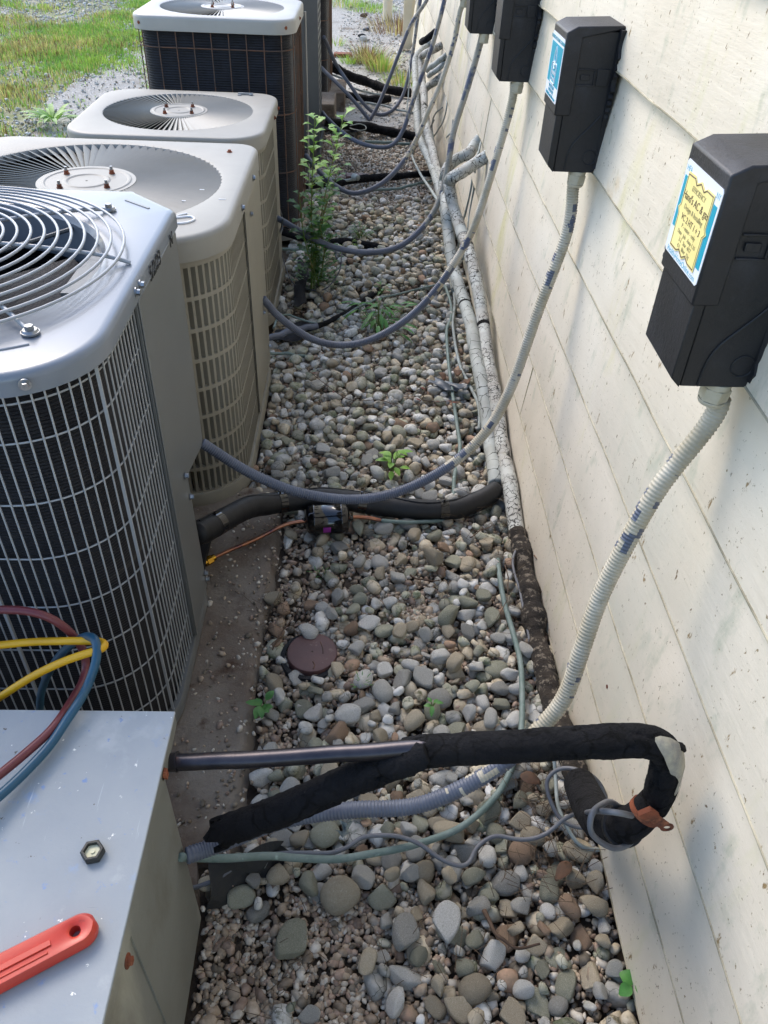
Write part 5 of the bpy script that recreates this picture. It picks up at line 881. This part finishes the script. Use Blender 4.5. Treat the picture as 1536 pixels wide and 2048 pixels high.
shape = Rq.integers(0, len(SP), NS); yaw = Rq.uniform(0, 2 * math.pi, NS); tx = Rq.normal(0, .22, NS); ty = Rq.normal(0, .22, NS); zf = Rq.uniform(.50, .78, NS); el_ = Rq.uniform(.98, 1.2, NS); tn = Rq.random(NS)
def smat(i):
    cy, sy = math.cos(yaw[i]), math.sin(yaw[i]); Rz = np.array([[cy, -sy, 0], [sy, cy, 0], [0, 0, 1]]); a, b = tx[i], ty[i]
    Rx = np.array([[1, 0, 0], [0, math.cos(a), -math.sin(a)], [0, math.sin(a), math.cos(a)]]); Ry = np.array([[math.cos(b), 0, math.sin(b)], [0, 1, 0], [-math.sin(b), 0, math.cos(b)]]); return Rz @ Rx @ Ry
Rn = np.array(Rw); cc_ = (stones[:, :3] - [0, 0, 1.5]) @ Rn.T; dep = -cc_[:, 2]; U = 768 + 1563 * cc_[:, 0] / dep; Vv = 1024 - 1563 * cc_[:, 1] / dep
occ = np.zeros(NS)   # how much higher neighbours bury it
for i in range(NS):
    d = np.hypot(stones[:, 0] - stones[i, 0], stones[:, 1] - stones[i, 1]); q = (d < (stones[:, 3] + stones[i, 3]) * .75) & (stones[:, 2] > stones[i, 2] + .004); occ[i] = q.sum()
vis = (dep > .2) & (U > 10) & (U < 1526) & (Vv > 10) & (Vv < 2030); hid = (stones[:, 0] < -.20) & (stones[:, 1] < .63) & (U < 385)
score = np.where(vis & ~hid, 1563 * stones[:, 3] / dep * (1 - .28 * np.minimum(occ, 3)), -1); order = np.argsort(-score); IND = order[:300]; REST = order[300:]
LM = [(-.10, 1.23, 'the brown lid'), (-.06, 1.66, 'the black filter canister'), (.23, 1.72, 'the new black foam pipe end'), (.33, 1.15, 'the green-tarnished tube'), (.44, 1.30, 'the dirty pipe'), (.43, .50, 'the foot of the siding'), (.40, .30, 'the bottom corner siding'), (.34, .68, 'the looped grey cable'), (.12, .66, 'the wavy grey cable'), (-.06, .72, 'the nearest conduit'), (-.16, .60, 'the rubber sheet'), (-.15, 1.02, 'the slab edge'), (0, .95, 'the bare copper pipe'),
      (.20, .90, 'the torn black insulation'), (-.05, .42, 'the old faded unit'), (.15, .42, 'the bottom fine gravel'), (.05, 1.45, 'the bare dirt patch'), (.15, 1.25, 'the near bed middle'), (.10, 2.05, 'the small bright seedling'), (-.2, 2.0, 'the large beige condenser corner'), (-.25, 2.3, 'the large beige condenser side'), (0, 2.35, 'the open bed middle'), (.25, 2.2, 'the lower wall cables'), (.30, 2.6, 'the wall pipes'), (.05, 2.8, 'the red-leaved runner'), (.05, 3.0, 'the bushy sprig'), (-.2, 3.1, 'the black weed fabric'), (.1, 3.6, 'the smaller beige condenser conduit'), (.2, 4.2, 'the far end of the stones'), (.3, 1.0, 'the near conduit bottom'), (.02, 1.30, 'the brown lid right rim'), (.20, .75, 'the cable and tube crossing')]
lm = np.array([[a, b] for a, b, _ in LM]); info = []
for i in IND:
    x, y, z, s = stones[i]; q = int(np.argmin((lm[:, 0] - x) ** 2 + (lm[:, 1] - y) ** 2)); size = 'large' if s > .034 else ('medium' if s > .024 else 'small'); asp = el_[i] / zf[i]
    form = 'long' if el_[i] > 1.13 else ('flat' if zf[i] < .58 else 'rounded'); info.append([i, f'{size} {form} {CLS[kinds[i]]} stone near {LM[q][2]}', x, y, q])
def words(group_):
    """several alike by one landmark: tell them apart by where they lie"""
    g = sorted(group_, key=lambda e: e[3])
    if len(g) == 1: return
    if len(g) == 2: a, b = g; a[1] += ', the closer of two'; b[1] += ', the farther of two'; return
    names = {3: ['closest of three', 'middle one of three', 'farthest of three'], 4: ['closest of four', 'second of four', 'third of four', 'farthest of four']}
    if len(g) in names:
        for e, nme in zip(g, names[len(g)]): e[1] += ', ' + nme
    else:
        h = len(g) // 2; g2 = sorted(g, key=lambda e: e[2]); l, r2 = g2[:h], g2[h:]
        for e in l: e[1] += ', left side'
        for e in r2: e[1] += ', right side'
        words(l); words(r2)
byl = {}
for e in info: byl.setdefault(e[1], []).append(e)
for g in byl.values(): words(g)
base_me = {}
for c in range(5):
    for k in range(len(SP)):
        me = bpy.data.meshes.new('river_stone'); me.from_pydata(SP[k].tolist(), [], SF.tolist()); me.materials.append(STONE[CLS[c]]); me.shade_smooth(); base_me[(c, k)] = me
for i, lab, *_ in info:
    x, y, z, s = stones[i]; o = bpy.data.objects.new('river_stone', base_me[(int(kinds[i]), int(shape[i]))]); M3 = smat(i) @ np.diag([s * el_[i], s, s * zf[i]])
    M = Matrix(M3.tolist()).to_4x4(); M.translation = (x, y, z); o.matrix_world = M; COL.objects.link(o); tag(o, lab, 'stone', 'river stones in the bed')
def merge(name, idx_mats, P, S3, shapes, F0, sh, kin, tone, lab):
    nv = len(shapes[0]); n = len(P); SH = np.array(shapes)[sh]                       # n,nv,3
    V = np.einsum('nij,nvj->nvi', S3, SH) + P[:, None, :]; F = F0[None] + (np.arange(n) * nv)[:, None, None]
    return tag(npmesh(name, V.reshape(-1, 3), F.reshape(-1, 3), idx_mats, np.repeat(kin, len(F0)), np.repeat(tone, nv)), lab, None, None, 'stuff')
SP2, SF2 = rock_shapes(2, 14, 21, .24)
S3 = np.array([smat(i) @ np.diag([stones[i, 3] * el_[i], stones[i, 3], stones[i, 3] * zf[i]]) for i in REST])
o = merge('river_stones', [STONE[c] for c in CLS], stones[REST, :3], S3, SP2, SF2, shape[REST], kinds[REST], tn[REST], 'mossy grey and tan river stones filling the rest of the bed'); o['category'] = 'stones'
# fine gravel
def fld(x, y): return np.sin(1.7 * x + .6 * y + 1) * np.sin(1.1 * y - .8 * x + 2) + .6 * np.sin(4.3 * x + 1.9 * y) * np.sin(3.1 * y - 2 * x) + .4 * np.sin(9 * x + 2) * np.sin(8 * y + 4 * np.sin(x * 3))
PS, PF = rock_shapes(1, 16, 5, .22)
def rotm(n, r, flat=.7):
    a = r.uniform(0, 2 * math.pi, n); b = r.normal(0, .35, n); c = r.normal(0, .35, n); ca, sa, cb, sb, cc2, sc = np.cos(a), np.sin(a), np.cos(b), np.sin(b), np.cos(c), np.sin(c); Z = np.zeros(n); O = np.ones(n)
    Rz = np.stack([ca, -sa, Z, sa, ca, Z, Z, Z, O], 1).reshape(n, 3, 3); Rx = np.stack([O, Z, Z, Z, cb, -sb, Z, sb, cb], 1).reshape(n, 3, 3); Ry = np.stack([cc2, Z, sc, Z, O, Z, -sc, Z, cc2], 1).reshape(n, 3, 3); return Rz @ Rx @ Ry
def gravel(name, n, xr, yr, rad, zfun, mask, mats, probs, seed, lab):
    r = np.random.default_rng(seed); x = r.uniform(*xr, n); y = r.uniform(*yr, n); k = mask(x, y, r); x, y = x[k], y[k]; n = len(x); s = r.uniform(rad[0], rad[1], n) * (1 + .9 * (r.random(n) < .06)); z = zfun(x, y, r, s)
    S_ = rotm(n, r) * (s[:, None] * np.stack([r.uniform(1, 1.35, n), np.ones(n), r.uniform(.6, .9, n)], 1))[:, None, :]
    o = merge(name, mats, np.column_stack([x, y, z]), S_, PS, PF, r.integers(0, len(PS), n), r.choice(len(mats), n, p=probs), r.random(n), lab); o['category'] = 'gravel'
def pmask(x, y, r):
    k = inbed(x, y) & (((x + .103) ** 2 + (y - 1.231) ** 2) > .056 ** 2); d = np.ones_like(x); cd_ = cobble_density(x, y)
    d = np.where(cd_ > .8, .6, 1.0); clump = np.sin(x * 21 + 3 * np.sin(y * 9)) * np.sin(y * 17 + 1.5 + 2 * np.sin(x * 8)); d *= np.clip(1.15 + .7 * clump, .3, 1); d *= np.where((x < -.12) & (y > 1.0) & (y < 1.75), .7, 1)
    d *= 1 - .8 * np.exp(-(((x + .08) / .10) ** 2 + ((y - 1.50) / .07) ** 2)); return k & (r.random(len(x)) < d)
gravel('fine_gravel', 60000, (-.45, .487), (.12, 3.0), (.0042, .0078), lambda x, y, r, s: hnoise(x, y) + s * .5 + (.004 + .012 * (cobble_density(x, y) > .6)) * r.random(len(x)), pmask, M_PEA, [.42, .26, .2, .12], 3, 'small tan and rose pea gravel between the river stones')
gravel('middle_gravel', 13000, (-.45, .487), (2.7, 6.2), (.0052, .0095), lambda x, y, r, s: hnoise(x, y) + s * .4, lambda x, y, r: (x > -.36) & (r.random(len(x)) < .85 + .3 * np.sin(x * 11 + y * 3)), M_PEA, [.35, .33, .1, .22], 4, 'fine grey-tan gravel in the far half of the bed')
gravel('crushed_stone', 22000, (-2.4, 2.0), (4.6, 15), (.006, .012), lambda x, y, r, s: hnoise(x, y) + s * .2, lambda x, y, r: ((x > -.3) | (x < -1.15)) & (r.random(len(x)) < np.where(x < 0, .45, .95)), [M_PEA[1], STONE['pale white'], M_PEA[0], STONE['grey']], [.30, .52, .08, .10], 5, 'pale crushed stone covering the ground beyond the units')
gravel('lawn_stone', 16000, (-6, -1.9), (4.3, 13), (.007, .014), lambda x, y, r, s: hnoise(x, y) - .024 + s * .3, lambda x, y, r: (fld(x, y) < -.25 + .5 * r.random(len(x))) | (y < 5.6), [M_PEA[1], STONE['pale white']], [.4, .6], 15, 'pale crushed stone showing through the lawn')
gravel('slab_grit', 1500, (-.55, -.20), (.55, 1.86), (.0022, .0052), lambda x, y, r, s: .036 + 0 * x + s * .3, lambda x, y, r: r.random(len(x)) < np.clip((x + .50) / .3, .12, 1) ** 1.6 + .5 * np.exp(-(((x + .36) / .1) ** 2 + ((y - .72) / .1) ** 2)), M_PEA, [.3, .3, .2, .2], 6, 'loose grit scattered on the concrete slab')
# ---------------------------------------------------------------- plants
def leaf(mb, base, d, up, L, Wd, lobes=0, droop=.25, curl=.15, seg=7):
    d = np.array(d, float); d /= np.linalg.norm(d); up = np.array(up, float); s = np.cross(d, up); s /= np.linalg.norm(s) + 1e-9; up = np.cross(s, d); base = np.array(base, float); rows = []
    for i in range(seg + 1):
        t = i / seg; wd = Wd * math.sin(math.pi * min(1, t * .92 + .04)) ** .8 * (1 - .35 * t)
        if lobes: wd *= 1 + .45 * (math.sin(t * lobes * math.pi * 2) > 0) * (t > .25) * (t < .95); 
        c = base + d * L * t - np.array([0, 0, 1]) * droop * L * t * t; rows.append([c - s * wd + up * curl * wd, c, c + s * wd + up * curl * wd])
    mb.rings(rows, close=False)
def lobed(mb, base, d, up, L, r):
    """three-lobed toothed leaf (groundsel bush)"""
    d = np.array(d, float); d /= np.linalg.norm(d); up = np.array(up, float); s = np.cross(d, up); s /= np.linalg.norm(s) + 1e-9; up = np.cross(s, d); base = np.array(base, float)
    out = [(0, .03), (.25, .10), (.42, .30), (.52, .46), (.60, .30), (.68, .34), (.80, .42), (.84, .20), (1.0, .05)]; k = r.uniform(.9, 1.1)
    P = [(t, w_ * k) for t, w_ in out]; V = []; 
    for t, w_ in P: c = base + d * L * t + up * (.10 * L * math.sin(t * 3) - .12 * L * t * t); V += [c - s * w_ * L + up * .12 * L * w_ * 2, c, c + s * w_ * L + up * .12 * L * w_ * 2]
    F = []
    for i in range(len(P) - 1): F += [(3 * i, 3 * i + 1, 3 * i + 4, 3 * i + 3), (3 * i + 1, 3 * i + 2, 3 * i + 5, 3 * i + 4)]
    mb.add(V, F)
def tall_weed():
    root = thing('tall_weed', (-.185, 3.32, .02), 'tall bushy weed with toothed bright green leaves beside the dark condenser', 'plant'); r = random.Random(4); sm = MB(); lf = MB(); ly = MB(); b0 = np.array([-.205, 3.32, .02])
    tops = [([(-0.193, 3.300, 0.741), (-0.230, 3.300, 0.679)][0], 1.0), ([(-0.083, 3.360, 0.731), (-0.175, 3.300, 0.680)][0], 1.0), ([(-0.148, 3.280, 0.434)][0], .6), ([(-0.258, 3.220, 0.470)][0], .35), ([(-0.218, 3.250, 0.392)][0], .5), ([(-0.101, 3.420, 0.522)][0], .5), ([(-0.176, 3.200, 0.350)][0], .5), ([(-0.254, 3.280, 0.277)][0], .4), ([(-0.131, 3.250, 0.292)][0], .5)]
    for j, (tp, dens) in enumerate(tops):
        tp = np.array(tp); b = b0 + (r.uniform(-.03, .03), r.uniform(-.04, .04), 0); mid = (b + tp) / 2 + (r.uniform(-.03, .03), r.uniform(-.03, .03), .02); C = spline([b, mid, tp], .01); sm.tube(C, np.linspace(.0035, .0016, len(C)), 6); Lh = np.linalg.norm(tp - b); n = int(Lh * 80 * (.6 + .5 * dens))
        for q in range(n):
            u = (q + r.random()) / n; u = .12 + .88 * u; i = int(u * (len(C) - 1)); a = q * 2.4 + r.uniform(-.4, .4); el = r.uniform(.1, .7); dv = (math.cos(a) * math.cos(el), math.sin(a) * math.cos(el), math.sin(el)); L = r.uniform(.028, .047) * (1.15 if u > .55 else .85) * (.7 if j > 1 and u < .5 else 1)
            tgt = ly if (u > .62 and j < 2) or r.random() < .12 else lf; p0_ = C[i]; p1_ = p0_ + np.array(dv) * .008; sm.tube([p0_, p1_], .0008, 4); lobed(tgt, p1_, dv, (0, 0, 1), L, r)
    for q in range(260):    # leafy skirt at the foot
        a = r.uniform(0, 6.28); rr_ = r.uniform(.0, .10); p = b0 + (rr_ * math.cos(a) + .01, rr_ * math.sin(a), r.uniform(.02, .16)); lobed(lf, p, (math.cos(a), math.sin(a), r.uniform(.2, .9)), (0, 0, 1), r.uniform(.014, .026), r)
    sm.build('stem', M_STEM, root); lf.build('foliage', M_LEAF, root, sharp=None); ly.build('bright_foliage', M_LEAFY, root, sharp=None)
tall_weed()
def sprig(name, base, lab, n, L, Wd, spread, hgt_, mt, seed, stem=True, cat='plant', up0=.3, group=None):
    root = thing(name, base, lab, cat, group); r = random.Random(seed); mb = MB(); sm = MB(); b = np.array(base, float)
    for q in range(n):
        a = q * 2.4 + r.uniform(-.3, .3); t = r.random(); p = b + (spread * t * math.cos(a), spread * t * math.sin(a), hgt_ * r.uniform(.35, 1)); 
        if stem: sm.tube(spline([b, (b + p) / 2 + (0, 0, hgt_ * .15), p], .01), .0011, 5)
        leaf(mb, p, (math.cos(a), math.sin(a), r.uniform(up0 - .3, up0 + .3)), (0, 0, 1), L * r.uniform(.7, 1.15), Wd * r.uniform(.8, 1.1), droop=.35)
    mb.build('foliage', mt, root, sharp=None)
    if stem: sm.build('stem', M_STEM, root)
    return root
sprig('leafy_sprig', [(0.071, 2.877, 0.000)][0], 'sprig with long glossy green leaves behind the sagging conduit in mid bed', 44, .065, .0095, .12, .17, M_LEAFD, 3, up0=.05)
sprig('small_sprig', [(0.085, 3.269, 0.020)][0], 'small round-leaved sprig just behind the glossy one', 12, .03, .006, .03, .05, M_LEAF, 5)
sprig('small_weed', [(-0.009, 3.892, 0.020)][0], 'feathery green weed beyond the black foam line', 40, .05, .004, .05, .07, M_LEAF, 6, up0=.6)
sprig('small_weed', [(-0.062, 3.789, 0.020)][0], 'thin grassy weed left of the feathery one', 14, .04, .003, .05, .04, M_GRASS, 7, up0=.5)
sprig('seedling', [(0.103, 1.927, 0.020)][0], 'bright seedling on a thin stem in front of the deepest sagging conduit', 12, .045, .012, .025, .13, M_LEAFY, 8, up0=.2)
sprig('broadleaf_weed', [(-0.207, 1.057, 0.030)][0], 'small broad-leaved weed growing at the slab edge', 9, .035, .011, .02, .035, M_LEAF, 9, up0=.5)
sprig('broadleaf_weed', [(0.488, 0.501, 0.030)][0], 'small broad-leaved weed at the foot of the siding, bottom right', 5, .034, .016, .012, .03, M_LEAFD, 10, up0=.3)
sprig('seedling', [(0.175, 1.060, 0.050)][0], 'tiny green shoot between stones behind the torn black insulation', 5, .02, .006, .01, .02, M_LEAF, 11)
sprig('seedling', [(-0.098, 1.506, 0.020)][0], 'tiny grass tuft on a mossy stone below the filter canister', 14, .02, .0012, .02, .01, M_LEAF, 12, False, up0=.8)
sprig('seedling', [(0.015, 1.123, 0.050)][0], 'tiny grass tuft right below the brown lid', 14, .018, .0012, .02, .01, M_LEAF, 13, False, up0=.8)
sprig('broad_rosette', (-2.16, 5.93, 0), 'spiky leaved rosette in the pale stones at the lawn edge, nearer of two', 26, .22, .022, .05, .06, M_LEAFY, 14, False, up0=.7)
sprig('broad_rosette', (-1.75, 6.35, 0), 'spiky leaved rosette beside the lawn, just behind the nearer one', 24, .19, .02, .05, .06, M_LEAFY, 15, False, up0=.6)
sprig('broad_rosette', (-1.15, 5.2, 0), 'green leafy clump hugging the left side of the tall dark condenser', 24, .13, .03, .10, .12, M_LEAFY, 17, False, up0=.6)
root = thing('red_runner', [(0.214, 2.391, 0.030)][0], 'thin runner with small reddish leaves beside the blue-grey scrap', 'plant'); mb = MB(); sm = MB(); rA = random.Random(2)
for s_ in ([(-0.199, 2.495, 0.090), (-0.123, 2.401, 0.080), (-0.034, 2.331, 0.060), (0.071, 2.352, 0.050), (0.139, 2.306, 0.050)], [(0.177, 2.349, 0.030), (0.219, 2.342, 0.060), (0.226, 2.360, 0.090), (0.236, 2.401, 0.110)], [(0.220, 2.359, 0.050), (0.279, 2.329, 0.060), (0.322, 2.331, 0.070), (0.352, 2.284, 0.070)]):
    C = spline(s_, .01); sm.tube(C, .0013, 5)
    for i in range(4, len(C), 4):
        if s_[0][0] < .0 and rA.random() < .8: continue
        a = rA.uniform(0, 6.28); leaf(mb, C[i], (math.cos(a), math.sin(a), .4), (0, 0, 1), .022, .006)
mb.build('foliage', M_LEAFR, root, sharp=None); sm.build('stem', M_BARK, root)
def dead_leaf(p, s, seed, lab, mt=None):
    r = random.Random(seed); mb = MB(); a = r.uniform(0, 6.28); leaf(mb, (p[0], p[1], p[2]), (math.cos(a), math.sin(a), .15), (r.uniform(-.4, .4), r.uniform(-.4, .4), 1), s, s * .33, droop=.3, curl=.5); o = mb.build('dead_leaf', mt or M_DEAD, sharp=None); sf = o.modifiers.new('t', 'SOLIDIFY'); sf.thickness = .0008; tag(o, lab, 'leaf', 'dead leaves on the stones')
for p, s, l in (("1068,1110,z.07", .05, 'orange-brown leaf wedged between the dirty pipe and the siding'), ("1022,1530,z.09", .055, 'curled brown leaf under the torn black insulation'), ("1040,1552,z.09", .045, 'paler curled leaf beside the brown one under the insulation'), ("915,752,z.06", .06, 'dark curled leaf above the blue-grey plastic scrap'), ("935,770,z.06", .05, 'brown leaf right of the blue-grey plastic scrap'), ("955,690,z.05", .04, 'brown leaf among the wall cables'), ("1140,1725,z.06", .045, 'dry leaf near the lower end of the pale cable'), ("560,1180,z.03", .03, 'small dry leaf at the slab edge'), ("880,745,z.06", .05, 'dark wrinkled leaf left of the wall cables')):
    pass
LV = [([(0.480, 1.546, 0.070)][0], .05, 'orange-brown leaf wedged between the dirty pipe and the siding'), ([(0.323, 0.892, 0.090)][0], .055, 'curled brown leaf under the torn black insulation'), ([(0.338, 0.867, 0.090)][0], .045, 'paler curled leaf beside the brown one under the insulation'), ([(0.356, 2.514, 0.060)][0], .06, 'dark curled leaf above the blue-grey plastic scrap'), ([(0.388, 2.459, 0.060)][0], .05, 'brown leaf right of the blue-grey plastic scrap'), ([(0.413, 0.704, 0.060)][0], .045, 'dry leaf near the lower end of the pale cable'), ([(0.293, 2.537, 0.060)][0], .05, 'dark wrinkled leaf left of the wall cables')]
for j, (p, s, l) in enumerate(LV): dead_leaf(p, s, j, l)
# pine needles and litter
mb = MB(); rP = random.Random(8)
for c, n, sp in (([(0.383, 0.832, 0.060)][0], 70, .07), ([(0.399, 0.729, 0.060)][0], 60, .08), ([(0.329, 0.653, 0.060)][0], 40, .08), ([(0.392, 1.575, 0.060)][0], 40, .10), ([(0.460, 1.311, 0.050)][0], 50, .08), ([(-0.188, 1.332, 0.050)][0], 45, .08), ([(0.346, 1.791, 0.060)][0], 40, .12), ([(0.176, 0.558, 0.040)][0], 30, .12), ([(-0.134, 0.518, 0.040)][0], 20, .08)):
    for _ in range(n):
        a = rP.uniform(0, 3.14); L = rP.uniform(.02, .05); p = np.array(c) + (rP.gauss(0, sp * .5), rP.gauss(0, sp * .6), rP.uniform(-.012, .015)); p[0] = min(p[0], .475); q = p + (L * math.cos(a), L * math.sin(a), rP.uniform(-.012, .012)); mb.tube(spline([p, (p + q) / 2 + (rP.uniform(-.004, .004), 0, .003), q], .012), .0006, 4)
o = tag(mb.build('pine_needles', M_PINE, sharp=None), 'brown pine needles and dry litter among the stones', None, None, 'stuff'); o['category'] = 'needles'
for j, (P, r_, l) in enumerate((([(0.240, 0.617, 0.060), (0.252, 0.591, 0.060), (0.267, 0.566, 0.060), (0.292, 0.552, 0.055), (0.318, 0.562, 0.050), (0.334, 0.564, 0.050)], .0045, 'curved grey twig on the stones below the wavy grey cable'), ([(0.395, 1.505, 0.070), (0.393, 1.412, 0.070), (0.368, 1.350, 0.070), (0.348, 1.312, 0.065)], .0016, 'thin bent twig left of the dirty pipe'), ([(-0.196, 1.220, 0.050), (-0.173, 1.291, 0.050), (-0.141, 1.359, 0.050), (-0.124, 1.402, 0.050)], .0018, 'thin twig above the brown lid'), ([(0.314, 1.624, 0.060), (0.352, 1.651, 0.065), (0.384, 1.679, 0.060)], .002, 'short twig right of the filter canister'), ([(0.141, 1.471, 0.060), (0.179, 1.450, 0.060), (0.219, 1.459, 0.055)], .003, 'dark twig in the bare gravel patch'))):
    pipe('twig', P, r_, M_BARK, l, 'twig', 'twigs on the stones', .002, .006, 7, ([0, 1], [1, .5]), .1, 20 + j)
# ---------------------------------------------------------------- grass
def blades(name, pts, hs_, mats, mi, lab, seed, wd=.004, kind='stuff', lean=.5, cat='grass'):
    r = np.random.default_rng(seed); n = len(pts); a = r.uniform(0, 2 * math.pi, n); ln = r.uniform(.1, lean, n) * hs_; dx, dy = np.cos(a), np.sin(a); sx, sy = -dy, dx; V = np.zeros((n, 6, 3))
    for k, (t, w_) in enumerate(((0, 1), (.55, .75), (1, .12))):
        cx = pts[:, 0] + dx * ln * t ** 1.7; cy = pts[:, 1] + dy * ln * t ** 1.7; cz = pts[:, 2] + hs_ * t * (1 - .12 * t)
        for j, s in ((0, -1), (1, 1)): V[:, 2 * k + j, 0] = cx + s * sx * wd * w_ * .5; V[:, 2 * k + j, 1] = cy + s * sy * wd * w_ * .5; V[:, 2 * k + j, 2] = cz
    F = np.array([[0, 1, 3, 2], [2, 3, 5, 4]])[None] + (np.arange(n) * 6)[:, None, None]
    o = npmesh(name, V.reshape(-1, 3), F.reshape(-1, 4), mats, np.repeat(mi, 2), np.repeat(r.random(n), 6)); tag(o, lab, cat, None, kind); return o
rg = np.random.default_rng(50)
n = 260000; x = rg.uniform(-6.5, -1.0, n); y = rg.uniform(4.2, 15.5, n); f = fld(x, y)
edge = np.clip((-1.15 - .2 * np.sin(y * 1.9) - x) / .5, 0, 1); gp = np.clip((x + 2.6 + .32 * (y - 5.0)) / -1.0, 0, 1) if False else 1
dens = np.clip(.62 + .75 * f, .02, 1) * edge * np.clip((y - 4.7 + .4 * np.sin(3 * x)) / .9, 0.12, 1) * np.where((x > -2.3) & (y > 8.8), .35, 1); k = rg.random(n) < dens; x, y, f = x[k], y[k], f[k]
tuft = np.sin(13 * x + 2 * np.sin(7 * y)) * np.sin(11 * y + 3 * np.sin(5 * x)); h = (.022 + .03 * rg.random(len(x))) * (1 + 1.1 * np.clip(tuft, 0, 1) ** 2 + .3 * f.clip(-1, 1))
pr_ = np.clip(.36 + .38 * np.sin(2.1 * x - 1.3 * y + 1) * np.sin(1.9 * y + .7 * x) + .15 * tuft, .1, .9); u = rg.random(len(x)); mi = np.where(u > pr_, 0, np.where(u > pr_ * .25, 1, 2))
blades('lawn', np.column_stack([x, y, np.full(len(x), -.02) + hnoise(x, y)]), h, [M_GRASS, M_GRASSY, M_GRASSB], mi, 'patchy green and straw lawn beyond the units', 51, .0075)
def tuft_(cx, cy, r0, n, h0, lab, mats, pr, seed, wd=.004, cat='grass tuft'):
    r = np.random.default_rng(seed); a = r.uniform(0, 6.28, n); q = r0 * np.sqrt(r.random(n)); P = np.column_stack([cx + q * np.cos(a), cy + q * np.sin(a), np.zeros(n)]); o = blades('grass_tuft', P, h0 * r.uniform(.4, 1, n), mats, r.choice(len(mats), n, p=pr), lab, seed, wd, None, 1.1, cat); o['group'] = 'grass tufts in the pale stone'; return o
G3 = [M_GRASS, M_GRASSY, M_GRASSB]
q = [(0.013, 8.565, 0.000), (0.139, 8.238, 0.000), (-0.155, 8.533, 0.000), (-0.596, 9.968, 0.000), (0.037, 12.007, 0.000), (0.324, 7.736, 0.000), (-0.330, 9.420, 0.000), (0.385, 10.530, 0.000), (-0.300, 12.463, 0.000), (0.060, 8.003, 0.000)]
for j, (c, r0, n, h0, pr, l) in enumerate(((q[0], .16, 420, .20, [.1, .25, .65], 'dry brown grass clump in the pale stone between far conduits and slate condenser'), (q[1], .15, 320, .18, [.4, .55, .05], 'yellow-green grass tuft at the right of the dry brown clump'), (q[2], .10, 120, .08, [.9, .1, 0], 'low green tuft left of the dry brown clump'), (q[4], .35, 500, .09, [.9, .1, 0], 'low green grass patch left of the cream post'), (q[5], .20, 260, .10, [.5, .4, .1], 'thin grass at the ground left of the far wall pipes'), (q[6], .12, 60, .10, [.7, .3, 0], 'sparse grass blades standing in the pale stone by the farthest condenser'), (q[7], .45, 500, .18, [.0, .3, .7], 'brown dead weeds between the cream post and the wall corner'), (q[8], .4, 300, .14, [.6, .4, 0], 'grass fringe at the top edge behind the farthest condenser'))):
    tuft_(c[0], c[1], r0, n, h0, l, G3, pr, 60 + j, .006)
for j, (P, s, mt, l) in enumerate((([(-0.062, 9.825, 0.030)][0], .05, M_FABRIC, 'small dark rag on the pale stone'), ([(-0.044, 11.327, 0.030)][0], .05, M_BARK, 'dark weed stub on the pale stone near the cream post'), ([(-0.009, 10.366, 0.020)][0], .04, M_SLATE, 'small dark lump on the pale stone'))):
    V = SP[j] * np.array([s, s * .8, s * .5]) + np.array(P); mb = MB(); mb.add(V, SF); tag(mb.build('scrap', mt, sharp=None), l, 'scrap', 'dark scraps on the pale stone')
for j, (P, s) in enumerate((([(-0.153, 8.419, 0.020)][0], .0), ([(-0.034, 9.712, 0.020)][0], .045))):
    if s: V = SP[j + 5] * np.array([s, s * .9, s * .7]) + np.array(P); mb = MB(); mb.add(V, SF); tag(mb.build('river_stone', STONE['pale white'], sharp=None), 'bright white stone beside the small dark rag far off', 'stone')
mb = MB(); c = [(-0.161, 8.830, -0.000)][0]; mb.box(c[0] - .16, c[0] + .02, c[1] - .06, c[1] + .05, -.01, .03); tag(mb.build('brick', M_RUST, bevel=.01), 'worn reddish brick half sunk beyond the slate-grey condenser', 'brick')
